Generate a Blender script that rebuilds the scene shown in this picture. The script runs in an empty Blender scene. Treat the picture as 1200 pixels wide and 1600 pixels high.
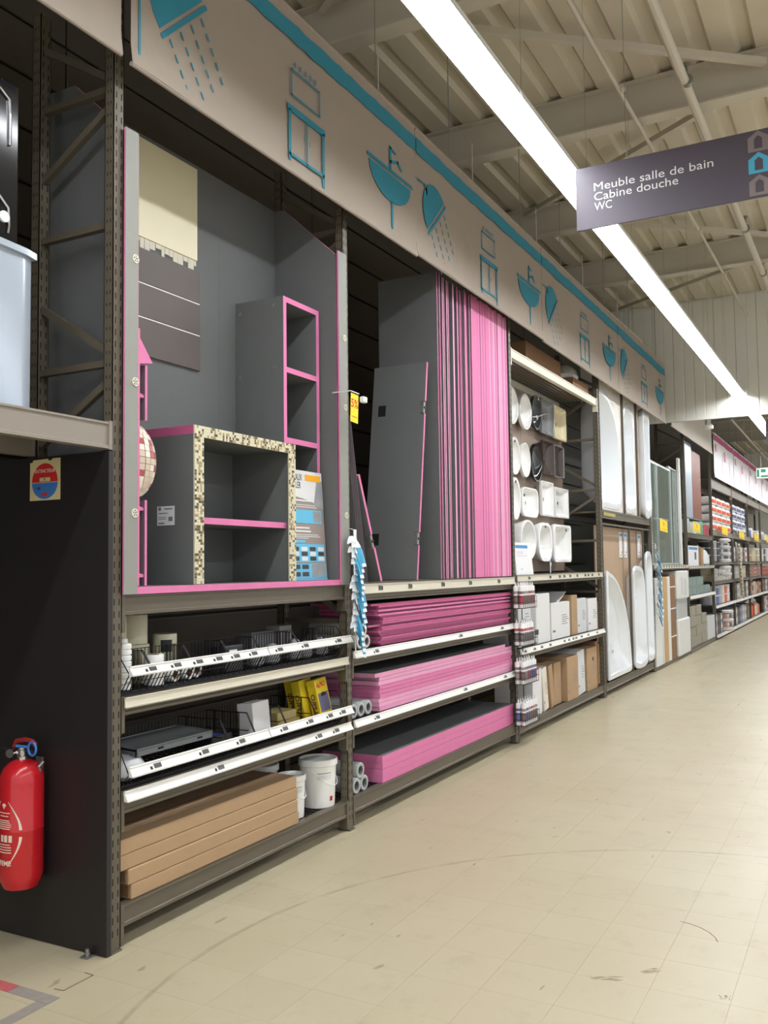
import bpy, math, random
from mathutils import Vector, Matrix

random.seed(7)
SC = bpy.context.scene
COL = SC.collection
PI = math.pi

# ------------------------------------------------------------------ camera, world, exposure
cam_data = bpy.data.cameras.new('camera')
cam = bpy.data.objects.new('camera', cam_data)
COL.objects.link(cam)
SC.camera = cam
cam_data.sensor_fit = 'VERTICAL'
cam_data.sensor_height = 36.0
cam_data.lens = 36.0 * 1418.4 / 1600.0
cam_data.clip_start = 0.05
cam_data.clip_end = 200
_f = Vector((0.8808, 0.4696, 0.0605)); _r = Vector((0.4711, -0.8820, -0.0130)); _u = Vector((-0.0473, -0.0400, 0.9981))
_m = Matrix(((_r.x, _u.x, -_f.x, 0), (_r.y, _u.y, -_f.y, 0), (_r.z, _u.z, -_f.z, 0), (0, 0, 0, 1)))
cam.rotation_euler = _m.to_euler()
cam.location = (0, -2.6804, 1.5)

world = bpy.data.worlds.new('store_ambient')
SC.world = world
world.use_nodes = True
world.node_tree.nodes['Background'].inputs[0].default_value = (0.97, 0.98, 1.0, 1)
world.node_tree.nodes['Background'].inputs[1].default_value = 0.95

SC.view_settings.view_transform = 'Standard'
SC.view_settings.look = 'None'
SC.view_settings.gamma = 1.0
SC.view_settings.use_curve_mapping = False
SC.view_settings.exposure = 0.0
LAMP_STRENGTH = 36.0

# ------------------------------------------------------------------ materials
def lin(c):
    o = []
    for v in c[:3]:
        v = v / 255.0
        o.append(v / 12.92 if v <= 0.04045 else ((v + 0.055) / 1.055) ** 2.4)
    return (o[0], o[1], o[2], 1.0)

MATS = {}
def mat(name, rgb, rough=0.55, metal=0.0, var=0.10, scale=9.0, bump=0.0, bscale=60.0, spec=0.5, coat=0.0, trans=0.0, alpha=1.0, emit=None, estr=0.0):
    """plain procedural surface: base colour with slight noise variation, optional fine relief"""
    if name in MATS:
        return MATS[name]
    m = bpy.data.materials.new(name); m.use_nodes = True
    nt = m.node_tree; b = nt.nodes['Principled BSDF']
    c = lin(rgb)
    b.inputs['Base Color'].default_value = c
    b.inputs['Roughness'].default_value = rough
    b.inputs['Metallic'].default_value = metal
    b.inputs['Specular IOR Level'].default_value = spec
    b.inputs['Coat Weight'].default_value = coat
    b.inputs['Transmission Weight'].default_value = trans
    b.inputs['Alpha'].default_value = alpha
    if emit:
        b.inputs['Emission Color'].default_value = lin(emit)
        b.inputs['Emission Strength'].default_value = estr
    if var > 0:
        tc = nt.nodes.new('ShaderNodeTexCoord')
        n = nt.nodes.new('ShaderNodeTexNoise'); n.inputs['Scale'].default_value = scale; n.inputs['Detail'].default_value = 5
        nt.links.new(tc.outputs['Object'], n.inputs['Vector'])
        mx = nt.nodes.new('ShaderNodeMix'); mx.data_type = 'RGBA'
        mx.inputs[6].default_value = tuple(min(1, v * (1 - var)) for v in c[:3]) + (1,)
        mx.inputs[7].default_value = tuple(min(1, v * (1 + var)) for v in c[:3]) + (1,)
        nt.links.new(n.outputs['Fac'], mx.inputs[0])
        nt.links.new(mx.outputs[2], b.inputs['Base Color'])
    if bump > 0:
        tc = nt.nodes.new('ShaderNodeTexCoord')
        n = nt.nodes.new('ShaderNodeTexNoise'); n.inputs['Scale'].default_value = bscale; n.inputs['Detail'].default_value = 4
        nt.links.new(tc.outputs['Object'], n.inputs['Vector'])
        bp = nt.nodes.new('ShaderNodeBump'); bp.inputs['Strength'].default_value = bump; bp.inputs['Distance'].default_value = 0.01
        nt.links.new(n.outputs['Fac'], bp.inputs['Height'])
        nt.links.new(bp.outputs['Normal'], b.inputs['Normal'])
    MATS[name] = m
    return m

TAUPE = mat('rack_taupe_paint', (94, 86, 72), 0.45, var=0.05)
TAUPE_L = mat('beam_light_taupe_paint', (140, 131, 120), 0.45, var=0.04)
STEEL = mat('galvanised_steel', (150, 150, 146), 0.4, 0.7, var=0.12, scale=14)
SLOT = mat('slot_shadow_black', (14, 13, 12), 0.9, var=0)
BLACK = mat('black_laminate', (34, 31, 32), 0.42, var=0.08)
WIRE = mat('black_wire', (22, 22, 24), 0.45, 0.3, var=0)
DECK = mat('dark_grid_deck', (42, 42, 44), 0.5, 0.2, var=0.08)
RAILW = mat('white_price_rail', (236, 235, 230), 0.35, var=0.02)
RAILC = mat('cream_price_rail', (214, 208, 190), 0.45, var=0.03)
TAGD = mat('price_tag_display_grey', (70, 70, 70), 0.3, var=0.05, scale=40)
TAGB = mat('price_tag_black_mark', (25, 25, 26), 0.5, var=0)
GREY = mat('board_grey_cement', (101, 103, 102), 0.75, var=0.07, scale=5, bump=0.15, bscale=180)
GREYL = mat('board_pale_grey_cement', (142, 143, 136), 0.7, var=0.05, scale=5, bump=0.1, bscale=180)
PINK = mat('board_pink_foam', (216, 120, 166), 0.7, var=0.07, scale=20, bump=0.1, bscale=200)
PINKL = mat('board_pale_pink_foam', (226, 156, 190), 0.7, var=0.06, scale=20)
PINKD = mat('board_deep_pink_foam', (190, 88, 132), 0.7, var=0.07, scale=20)
WHITE = mat('white_plastic', (236, 236, 232), 0.4, var=0.02)
CERAM = mat('white_ceramic', (240, 240, 238), 0.12, var=0.01, coat=0.3)
ACRYL = mat('white_acrylic', (232, 236, 240), 0.15, var=0.01, coat=0.3)
CARD = mat('brown_cardboard', (172, 142, 108), 0.85, var=0.06, scale=12, bump=0.1, bscale=120)
CARDD = mat('dark_cardboard', (140, 106, 76), 0.85, var=0.08, scale=12)
CHROME = mat('chrome', (200, 200, 202), 0.15, 1.0, var=0)
YELLOW = mat('yellow_card', (250, 214, 20), 0.55, var=0.03)
REDINK = mat('red_ink', (206, 40, 30), 0.5, var=0)
BLUEINK = mat('blue_ink', (60, 140, 200), 0.5, var=0)
BLACKINK = mat('black_ink', (28, 28, 30), 0.5, var=0)
GREYINK = mat('grey_ink', (120, 120, 122), 0.5, var=0)
PAPER = mat('white_paper', (232, 232, 236), 0.7, var=0.02)
TEAL = mat('banner_teal_print', (40, 128, 150), 0.75, var=0.05)
BANNER = mat('banner_taupe_cloth', (156, 144, 132), 0.85, var=0.06, scale=2.5, bump=0.25, bscale=9)
ROOFM = mat('roof_deck_paint', (206, 197, 176), 0.6, var=0.04, scale=3)
ROOFB = mat('roof_beam_paint', (200, 193, 176), 0.55, var=0.04, scale=4)
GLASS = mat('greenish_glass', (158, 190, 178), 0.03, var=0, trans=0.9)

ORD = 'first second third fourth fifth sixth seventh eighth ninth tenth eleventh twelfth thirteenth fourteenth fifteenth sixteenth seventeenth eighteenth nineteenth twentieth twenty-first twenty-second twenty-third twenty-fourth twenty-fifth twenty-sixth twenty-seventh twenty-eighth twenty-ninth thirtieth thirty-first thirty-second thirty-third thirty-fourth thirty-fifth thirty-sixth'.split()

# ------------------------------------------------------------------ mesh builder
ORG = {}
class G:
    def __init__(s, M=None):
        s.v = []; s.f = []; s.mi = []; s.M = M
    def p(s, co):
        co = Vector(co)
        if s.M is not None: co = s.M @ co
        s.v.append(co); return len(s.v) - 1
    def face(s, idx, mi=0):
        s.f.append(idx); s.mi.append(mi)
    def box(s, x0, x1, y0, y1, z0, z1, mi=0, ax=None, mf=0):
        """ax: 0/1/2 = axis of the large faces, which take material mf instead of mi"""
        a = [s.p(c) for c in ((x0,y0,z0),(x1,y0,z0),(x1,y1,z0),(x0,y1,z0),(x0,y0,z1),(x1,y0,z1),(x1,y1,z1),(x0,y1,z1))]
        for k, q in ((2,(0,3,2,1)),(2,(4,5,6,7)),(1,(0,1,5,4)),(1,(2,3,7,6)),(0,(1,2,6,5)),(0,(3,0,4,7))):
            s.face([a[i] for i in q], mf if (ax is not None and k == ax) else mi)
        return s
    def cbox(s, x0, x1, y0, y1, z0, z1, c=0.004, mi=0):
        """chamfered box, 44 triangles"""
        X = (x0, x1); Y = (y0, y1); Z = (z0, z1); idx = {}
        for i in (0,1):
            for j in (0,1):
                for k in (0,1):
                    sx, sy, sz = 1-2*i, 1-2*j, 1-2*k
                    idx[i,j,k,0] = s.p((X[i], Y[j]+sy*c, Z[k]+sz*c))
                    idx[i,j,k,1] = s.p((X[i]+sx*c, Y[j], Z[k]+sz*c))
                    idx[i,j,k,2] = s.p((X[i]+sx*c, Y[j]+sy*c, Z[k]))
        for i in (0,1):
            o = [(0,0),(1,0),(1,1),(0,1)]
            fx = [idx[i,j,k,0] for j,k in o]; fy = [idx[j,i,k,1] for j,k in o]; fz = [idx[j,k,i,2] for j,k in o]
            s.face(fx if i else fx[::-1], mi); s.face(fy[::-1] if i else fy, mi); s.face(fz if i else fz[::-1], mi)
        for i in (0,1):
            for j in (0,1):
                s.face([idx[i,j,0,0], idx[i,j,1,0], idx[i,j,1,1], idx[i,j,0,1]], mi)
                s.face([idx[i,0,j,0], idx[i,1,j,0], idx[i,1,j,2], idx[i,0,j,2]], mi)
                s.face([idx[0,i,j,1], idx[1,i,j,1], idx[1,i,j,2], idx[0,i,j,2]], mi)
        for key in [(i,j,k) for i in (0,1) for j in (0,1) for k in (0,1)]:
            s.face([idx[key+(0,)], idx[key+(1,)], idx[key+(2,)]], mi)
        return s
    def cyl(s, a, b, r, n=12, mi=0, r2=None, cap=True, mcap=None):
        a = Vector(a); b = Vector(b); d = (b - a)
        if d.length < 1e-9: return s
        d.normalize()
        t = Vector((0,0,1)) if abs(d.z) < 0.9 else Vector((1,0,0))
        e1 = d.cross(t).normalized(); e2 = d.cross(e1)
        r2 = r if r2 is None else r2
        A = [s.p(a + (e1*math.cos(2*PI*i/n) + e2*math.sin(2*PI*i/n))*r) for i in range(n)]
        B = [s.p(b + (e1*math.cos(2*PI*i/n) + e2*math.sin(2*PI*i/n))*r2) for i in range(n)]
        for i in range(n):
            s.face([A[i], A[(i+1)%n], B[(i+1)%n], B[i]], mi)
        if cap:
            mc = mi if mcap is None else mcap
            s.face(A[::-1], mc); s.face(B, mc)
        return s
    def tube(s, pts, r, n=6, mi=0, closed=False):
        pts = [Vector(q) for q in pts]; rings = []; m = len(pts)
        prev = None
        for i, q in enumerate(pts):
            if closed: d = pts[(i+1)%m] - pts[i-1]
            else: d = pts[min(i+1, m-1)] - pts[max(i-1, 0)]
            d.normalize()
            if prev is None:
                t = Vector((0,0,1)) if abs(d.z) < 0.9 else Vector((1,0,0))
                e1 = d.cross(t).normalized()
            else:
                e1 = (prev - d*prev.dot(d))
                e1 = e1.normalized() if e1.length > 1e-6 else d.orthogonal().normalized()
            prev = e1; e2 = d.cross(e1)
            rings.append([s.p(q + (e1*math.cos(2*PI*k/n) + e2*math.sin(2*PI*k/n))*r) for k in range(n)])
        for i in range(m if closed else m-1):
            A = rings[i]; B = rings[(i+1)%m]
            for k in range(n): s.face([A[k], A[(k+1)%n], B[(k+1)%n], B[k]], mi)
        if not closed:
            s.face(rings[0][::-1], mi); s.face(rings[-1], mi)
        return s
    def bar(s, a, b, w, h, mi=0):
        """rectangular bar from a to b"""
        a = Vector(a); b = Vector(b); d = (b-a).normalized()
        t = Vector((0,0,1)) if abs(d.z) < 0.95 else Vector((1,0,0))
        e1 = d.cross(t).normalized()*w/2; e2 = d.cross(e1).normalized()*h/2
        A = [s.p(a+x) for x in (e1+e2, e1-e2, -e1-e2, -e1+e2)]; B = [s.p(b+x) for x in (e1+e2, e1-e2, -e1-e2, -e1+e2)]
        for i in range(4): s.face([A[i], A[(i+1)%4], B[(i+1)%4], B[i]], mi)
        s.face(A[::-1], mi); s.face(B, mi)
        return s
    def rings(s, R, mi=0, cap0=True, cap1=True, mis=None, mc0=None, mc1=None):
        I = [[s.p(q) for q in r] for r in R]; n = len(I[0])
        for j in range(len(I)-1):
            m = mi if mis is None else mis[j]
            for i in range(n): s.face([I[j][i], I[j][(i+1)%n], I[j+1][(i+1)%n], I[j+1][i]], m)
        if cap0: s.face(I[0][::-1], mi if mc0 is None else mc0)
        if cap1: s.face(I[-1], mi if mc1 is None else mc1)
        return s
    def lathe(s, prof, c=(0,0,0), n=24, mi=0, mis=None, cap0=True, cap1=True):
        """prof: (r, z) pairs around the vertical axis through c"""
        c = Vector(c)
        return s.rings([[c + Vector((r*math.cos(2*PI*i/n), r*math.sin(2*PI*i/n), z)) for i in range(n)] for r, z in prof], mi, cap0, cap1, mis)
    def prism(s, poly, f, d0, d1, mi=0, ms=None):
        """poly of 2D points, f(u, v, d) -> 3D"""
        A = [s.p(f(u, v, d0)) for u, v in poly]; B = [s.p(f(u, v, d1)) for u, v in poly]; n = len(poly)
        s.face(A[::-1], mi); s.face(B, mi)
        for i in range(n): s.face([A[i], A[(i+1)%n], B[(i+1)%n], B[i]], mi if ms is None else ms)
        return s
    def build(s, name, mats, parent=None, label=None, cat=None, group=None, kind=None, smooth=True, org=None):
        if not isinstance(mats, (list, tuple)): mats = [mats]
        if parent is not None: o0 = ORG[parent.name]
        elif org is not None: o0 = Vector(org)
        else:
            xs = [q.x for q in s.v]; ys = [q.y for q in s.v]; zs = [q.z for q in s.v]
            o0 = Vector(((min(xs)+max(xs))/2, (min(ys)+max(ys))/2, min(zs)))
        me = bpy.data.meshes.new(name)
        me.from_pydata([q - o0 for q in s.v], [], s.f)
        for m in mats: me.materials.append(m)
        me.polygons.foreach_set('material_index', s.mi)
        if smooth:
            me.polygons.foreach_set('use_smooth', [True]*len(s.f))
            me.set_sharp_from_angle(angle=math.radians(35))
        me.update()
        o = bpy.data.objects.new(name, me); COL.objects.link(o)
        ORG[o.name] = o0.copy()
        if parent is not None: o.parent = parent
        else: o.location = o0
        if label: tag(o, label, cat, group, kind)
        elif kind: o['kind'] = kind
        return o

def tag(o, label=None, cat=None, group=None, kind=None):
    if label: o['label'] = label
    if cat: o['category'] = cat
    if group: o['group'] = group
    if kind: o['kind'] = kind
    return o

def thing(name, label, cat, loc, group=None, kind=None):
    o = bpy.data.objects.new(name, None); COL.objects.link(o)
    o.empty_display_size = 0.05
    o.location = loc; ORG[o.name] = Vector(loc)
    return tag(o, label, cat, group, kind)

def copy_tree(o, parent=None, loc=None, rz=None, label=None, group=None):
    c = o.copy(); COL.objects.link(c)
    if parent is not None: c.parent = parent
    else:
        if loc is not None: c.location = loc
        if rz is not None: c.rotation_euler = (0, 0, rz)
        ORG[c.name] = Vector(c.location)
    if label: c['label'] = label
    if group: c['group'] = group
    for ch in list(o.children): copy_tree(ch, c)
    return c

def text(txt, size, place, m, name, parent, align='LEFT', fit=None, depth=0.0006, bold=0.0):
    """flat lettering mesh; place(u, v, d) -> world point"""
    cu = bpy.data.curves.new('lettering', 'FONT'); cu.body = txt; cu.size = size; cu.align_x = align
    cu.extrude = depth/2; cu.resolution_u = 3; cu.offset = bold
    ob = bpy.data.objects.new('lettering_tmp', cu); COL.objects.link(ob)
    me0 = bpy.data.meshes.new_from_object(ob)
    g = G(); xs = [q.co.x for q in me0.vertices]; k = 1.0 if fit is None else fit/(max(xs)-min(xs)); x0 = min(xs) if fit is not None else 0.0
    for q in me0.vertices: g.v.append(Vector(place((q.co.x-x0)*k, q.co.y, q.co.z + depth/2)))
    for q in me0.polygons: g.f.append(list(q.vertices)); g.mi.append(0)
    bpy.data.objects.remove(ob); bpy.data.curves.remove(cu); bpy.data.meshes.remove(me0)
    return g.build(name, m, parent, smooth=False)

def fr(y):
    """front plane facing the aisle: u -> X, v -> Z, d sticks out towards the aisle"""
    return lambda u, v, d: Vector((u, y - d, v))
def sidep(x):
    """plane facing -X: u runs towards -Y, v -> Z"""
    return lambda u, v, d: Vector((x - d, -u, v))

def ell(rx, rz, n=28):
    return [(rx*math.cos(2*PI*i/n), rz*math.sin(2*PI*i/n)) for i in range(n)]
def rrect(w, h, r, n=5):
    o = []
    for cx, cz, a0 in ((w/2-r, h/2-r, 0), (-w/2+r, h/2-r, 90), (-w/2+r, -h/2+r, 180), (w/2-r, -h/2+r, 270)):
        for k in range(n+1):
            a = math.radians(a0 + 90*k/n); o.append((cx + r*math.cos(a), cz + r*math.sin(a)))
    return o
# ------------------------------------------------------------------ lamps of the aisle (visible row)
EMIT = mat('lamp_diffuser_glow', (255, 255, 255), 0.4, var=0, emit=(246, 250, 255), estr=LAMP_STRENGTH)
LAMPB = mat('lamp_housing_white', (225, 225, 220), 0.4, var=0.02)
def batten(x0, y, label, grp, n=1.326):
    t = thing('batten_lamp', label, 'lamp', (x0 + 0.66, y, 3.96), grp)
    g = G(); g.cbox(x0+0.004, x0+n, y-0.06, y+0.06, 3.995, 4.05, 0.008)
    for s in (-1, 1):   # splayed reflector skirts
        a, b = y + s*0.074, y + s*0.092
        g.prism([(a, 3.996), (b, 3.957), (b + s*0.003, 3.957), (a + s*0.003, 3.999)], lambda u, v, d: (d, u, v), x0+0.004, x0+n)
    g.box(x0+0.004, x0+n, y-0.077, y+0.077, 3.993, 3.999)
    g.build('housing', LAMPB, t)
    g = G(); g.cbox(x0+0.008, x0+n-0.004, y-0.072, y+0.072, 3.980, 3.9925, 0.004); g.build('diffuser', EMIT, t)
    for q in (0.25,):
        g = G(); g.cyl((x0+q, y, 4.05), (x0+q, y, 5.497), 0.0012, 5); g.build('hanger_wire', STEEL, t)
    return t
for k in range(-6, 7):
    batten(4.449 + 1.333*k, -1.075, 'glowing white batten lamp above the aisle, %s one before the corrugated bulkhead' % ORD[6-k], 'batten lamps above the aisle')
for k in range(-6, 7):
    batten(4.449 + 1.333*k, -4.55, '%s glowing white batten lamp before the bulkhead in the parallel outer row' % ORD[6-k], 'batten lamps over the far aisle side')
batten(4.449 + 1.333*7, -1.075, 'short glowing batten lamp end piece touching the corrugated bulkhead', None, 0.44)
for k in range(14):
    batten(14.75 + 1.333*k, -1.075, '%s glowing white batten lamp past the corrugated bulkhead' % ORD[k], 'batten lamps past the bulkhead')

# ------------------------------------------------------------------ floor
def floor_mat(name, dark=False):
    m = bpy.data.materials.new(name); m.use_nodes = True
    nt = m.node_tree; N = nt.nodes.new; Lk = nt.links.new; b = nt.nodes['Principled BSDF']
    geo = N('ShaderNodeNewGeometry')
    def math_(op, a, bb=None, c=None):
        n = N('ShaderNodeMath'); n.operation = op
        for i, q in enumerate((a, bb, c)):
            if q is None: continue
            if isinstance(q, (int, float)): n.inputs[i].default_value = q
            else: Lk(q, n.inputs[i])
        return n.outputs[0]
    def noise(scale, detail=4, rough=0.6, vec=None, dist=0.0):
        n = N('ShaderNodeTexNoise'); n.inputs['Scale'].default_value = scale; n.inputs['Detail'].default_value = detail
        n.inputs['Roughness'].default_value = rough; n.inputs['Distortion'].default_value = dist
        Lk(vec if vec is not None else geo.outputs['Position'], n.inputs['Vector']); return n.outputs['Fac']
    def ramp(v, a, bq):
        n = N('ShaderNodeMapRange'); n.inputs[1].default_value = a; n.inputs[2].default_value = bq; Lk(v, n.inputs[0]); return n.outputs[0]
    def mixc(f, a, bq):
        n = N('ShaderNodeMix'); n.data_type = 'RGBA'; Lk(f, n.inputs[0])
        for i, q in ((6, a), (7, bq)):
            if isinstance(q, tuple): n.inputs[i].default_value = q
            else: Lk(q, n.inputs[i])
        return n.outputs[2]
    # tone differs from tile to tile
    sub = N('ShaderNodeVectorMath'); sub.operation = 'SUBTRACT'; Lk(geo.outputs['Position'], sub.inputs[0]); sub.inputs[1].default_value = (3.08, -1.40, 0)
    dv = N('ShaderNodeVectorMath'); dv.operation = 'DIVIDE'; Lk(sub.outputs[0], dv.inputs[0]); dv.inputs[1].default_value = (0.2675, 0.2675, 100)
    fl = N('ShaderNodeVectorMath'); fl.operation = 'FLOOR'; Lk(dv.outputs[0], fl.inputs[0])
    wn = N('ShaderNodeTexWhiteNoise'); wn.noise_dimensions = '3D'; Lk(fl.outputs[0], wn.inputs['Vector'])
    c = mixc(wn.outputs['Value'], lin((186, 176, 148)), lin((191, 182, 154)))
    c = mixc(ramp(noise(0.7, 5), 0.35, 0.7), c, lin((184, 172, 142)))
    # worn smears and small dark scuffs
    c = mixc(math_('MULTIPLY', ramp(noise(6.0, 6, 0.7), 0.56, 0.72), 0.35), c, lin((156, 146, 120)))
    mp = N('ShaderNodeMapping'); mp.inputs['Scale'].default_value = (1.0, 2.6, 1); mp.inputs['Rotation'].default_value = (0, 0, 0.5); Lk(geo.outputs['Position'], mp.inputs[0])
    c = mixc(math_('MULTIPLY', ramp(noise(5.5, 2, 0.5, mp.outputs[0]), 0.715, 0.75), 0.6), c, lin((120, 112, 94)))
    # curved tyre mark
    sx = N('ShaderNodeSeparateXYZ'); Lk(geo.outputs['Position'], sx.inputs[0])
    dx = math_('SUBTRACT', sx.outputs[0], 3.0); dy = math_('SUBTRACT', sx.outputs[1], -2.4)
    r = math_('SQRT', math_('ADD', math_('MULTIPLY', dx, dx), math_('MULTIPLY', dy, dy)))
    off = math_('ABSOLUTE', math_('SUBTRACT', r, 2.085))
    ring = ramp(off, 0.016, 0.004)
    c = mixc(math_('MULTIPLY', math_('MULTIPLY', ring, ramp(noise(4.0, 4), 0.34, 0.56)), 0.6), c, lin((140, 134, 112)))
    if dark: c = mixc(math_('ADD', 0.75, 0.0), c, lin((110, 102, 84)))
    Lk(c, b.inputs['Base Color'])
    Lk(math_('ADD', 0.27, math_('MULTIPLY', noise(3.0, 5), 0.22)), b.inputs['Roughness'])
    b.inputs['Specular IOR Level'].default_value = 0.45
    MATS[name] = m
    return m
FLOORM = floor_mat('vinyl_floor_tiles'); FLOORJ = floor_mat('floor_joint', True)

g = G(); g.box(-4, 42, -7.5, 1.4, -0.12, -0.004)
floor = g.build('floor', FLOORJ, kind='structure', smooth=False, org=(0, 0, 0))
L = 0.2675; GAP = 0.00035
g = G(); g.box(GAP, L-GAP, GAP, L-GAP, -0.004, 0.0)
tile_me = None
cells = []
for i in range(-26, 140):
    for j in range(-22, 10):
        cells.append((3.08 + i*L, -1.40 + j*L))
# tiles the photograph shows largest: nearest ones inside the camera's view and in front of the racks
def infront(x, y):
    d = Vector((x + L/2, y + L/2 + 2.68, -1.5)); z = d.dot(_f)
    if z < 0.5: return False
    u = 600 + 1418.4*d.dot(_r)/z; v = 800 - 1418.4*d.dot(_u)/z
    return -120 < u < 1320 and v < 1700 and (y < 0.02 or x < 2.4)
vis = sorted([c for c in cells if infront(*c)], key=lambda c: c[0]**2 + (c[1]+2.68)**2)[:300]
vset = set(vis)
for k, (x, y) in enumerate(vis):
    if k == 0:
        o = g.build('floor_tile', FLOORM, floor, smooth=False); tile_me = o.data
    else:
        o = bpy.data.objects.new('floor_tile', tile_me); COL.objects.link(o); o.parent = floor
    o.location = (x, y, 0)
g = G()
for x, y in cells:
    if (x, y) not in vset: g.box(x+GAP, x+L-GAP, y+GAP, y+L-GAP, -0.004, 0.0)
g.build('floor_tile_field', FLOORM, floor, smooth=False, kind='stuff')

# ------------------------------------------------------------------ roof deck, beams, braces, pipes
ZR = 5.50
def roof_strip(name, y0, y1, period=0.31, dep=0.04):
    g = G(); prof = []; y = y0
    while y < y1:
        prof += [(y, ZR), (y+0.17, ZR), (y+0.20, ZR+dep), (y+0.28, ZR+dep)]; y += period
    prof.append((y, ZR))
    a = [g.p((-4, q[0], q[1])) for q in prof]; b = [g.p((42, q[0], q[1])) for q in prof]
    for i in range(len(prof)-1): g.face([a[i], b[i], b[i+1], a[i+1]])
    c = [g.p((-4, q, ZR+0.2)) for q in (y0, y)]; d = [g.p((42, q, ZR+0.2)) for q in (y0, y)]
    g.face([c[0], c[1], d[1], d[0]])
    return g.build(name, ROOFM, kind='structure', smooth=False, org=(0, 0, ZR))
roof_strip('ceiling', -7.5, 1.4)
beams = [1.05, 3.2, 5.35, 7.5, 9.65, 11.8, 16.1, 18.3, 20.5, 22.7, 24.9, 27.1, 29.3]
for i, bx in enumerate(beams):
    t = thing('roof_beam', ('painted steel roof beam under the ribbed deck, %s before the bulkhead' % ORD[5-i]) if i < 6 else ('painted steel roof beam, %s past the bulkhead' % ORD[i-6]), 'beam', (bx, -3, 5.17))
    g = G(); g.box(bx-0.008, bx+0.008, -7.4, 1.35, 5.18, 5.49); g.build('web', ROOFB, t)
    g = G(); g.box(bx-0.075, bx+0.075, -7.4, 1.35, 5.165, 5.18); g.build('bottom_flange', ROOFB, t)
    g = G(); g.box(bx-0.075, bx+0.075, -7.4, 1.35, 5.485, 5.4985); g.build('top_flange', ROOFB, t)
    if i in (1, 3, 5):
        for e, (ex, ey) in enumerate(((bx-2.02, 0.30), (bx+2.02, 0.55))):
            g = G(); g.bar((bx + (-0.09 if e == 0 else 0.09), -2.12, 5.36), (ex, ey, 5.40), 0.055, 0.05)
            g.build('roof_brace', ROOFB, label='slim diagonal brace bar running %s the bulkhead from the %s roof beam before it' % (('away from', 'towards')[e], ORD[5-i]), cat='brace')
def pipe(name, label, pts, r, n=10, coll=None, m=None):
    t = thing(name, label, 'pipe', pts[0])
    g = G(); g.tube(pts, r, n); g.build('pipe_run', m or ROOFB, t)
    x = pts[0][0] + 0.7
    while x < pts[-1][0]:
        g = G()
        f = (x - pts[0][0])/(pts[-1][0]-pts[0][0]); q = Vector(pts[0]).lerp(Vector(pts[-1]), f)
        if coll == 'sprinkler':
            g.cyl(q + Vector((0,0,r*0.6)), q + Vector((0,0,0.12)), 0.011, 8); g.cyl(q + Vector((0,0,0.12)), q + Vector((0,0,0.135)), 0.028, 8)
            g.cyl(q - Vector((0.02,0,0)), q + Vector((0.02,0,0)), r*1.25, 10)
        elif coll == 'long': g.cyl(q, Vector((q.x, q.y, 5.497)), 0.005, 6)
        elif coll == 'drop':
            g.cyl(q, q + Vector((0,0,0.42)), 0.005, 6)
        else: g.cyl(q - Vector((0.03,0,0)), q + Vector((0.03,0,0)), r*1.3, 10)
        x += 1.7
        g.build('fitting', ROOFB if coll != 'sprinkler' else STEEL, t)
    return t
pipe('sprinkler_pipe', 'thick cream sprinkler pipe running below the roof beams', [(1.0, -1.60, 5.05), (5.0, -1.60, 5.05), (14.1, -1.68, 5.05)], 0.036, coll='sprinkler')
pipe('conduit', 'thin pale conduit running along the roof beside the lamp row', [(1.0, -1.10, 5.12), (6.0, -1.12, 5.12), (14.1, -1.24, 5.12)], 0.016)
pipe('duct_pipe', 'slim pipe running behind the top edge of the taupe banners', [(3.0, 0.20, 4.66), (7.7, 0.20, 4.69), (13.58, 0.20, 4.80)], 0.032, coll='drop')
pipe('far_conduit', 'pale conduit hanging under the roof past the bulkhead', [(19.4, -0.32, 4.4), (25, -0.26, 4.4), (32, -0.20, 4.4)], 0.02, coll='long')

# ------------------------------------------------------------------ walls
CLAD = mat('bulkhead_cladding', (226, 224, 214), 0.45, var=0.04, scale=3)
DKWALL = mat('dark_back_cladding', (74, 68, 60), 0.6, var=0.10, scale=4)
g = G(); g.box(14.26, 14.30, -7.4, 1.35, 3.69, 5.499)
bulk = g.build('wall_bulkhead', CLAD, kind='structure', smooth=False, org=(14.28, -3, 3.69))
g = G(); w = 0.30
prof = [(0, 0), (0.005, 0.012), (0.14, 0.012), (0.145, 0.007), (0.155, 0.007), (0.16, 0.012), (0.294, 0.012), (0.299, 0.0)]
A = [g.p((14.26 - 0.008 - q[1], -q[0], 3.69)) for q in prof]; B = [g.p((14.26 - 0.008 - q[1], -q[0], 5.47)) for q in prof]
for i in range(len(prof)-1): g.face([A[i], A[i+1], B[i+1], B[i]])
A2 = [g.p((14.262, -q[0], 3.69)) for q in (prof[0], prof[-1])]; B2 = [g.p((14.262, -q[0], 5.47)) for q in (prof[0], prof[-1])]
g.face([A2[0], A[0], B[0], B2[0]]); g.face([A[-1], A2[1], B2[1], B[-1]])
g.face([A2[0], A2[1]] + A[::-1]); g.face(B + [B2[1], B2[0]])
base = None
for k in range(14):
    if base is None:
        base = g.build('cladding_panel', CLAD, bulk, smooth=False)
        o = base
    else:
        o = bpy.data.objects.new('cladding_panel', base.data); COL.objects.link(o); o.parent = bulk
    o.location = (0, 1.35 - k*w, 0)
g = G(); g.box(14.24, 14.29, -7.4, 1.35, 3.655, 3.69); g.build('edge_trim', CLAD, bulk, smooth=False)

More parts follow.
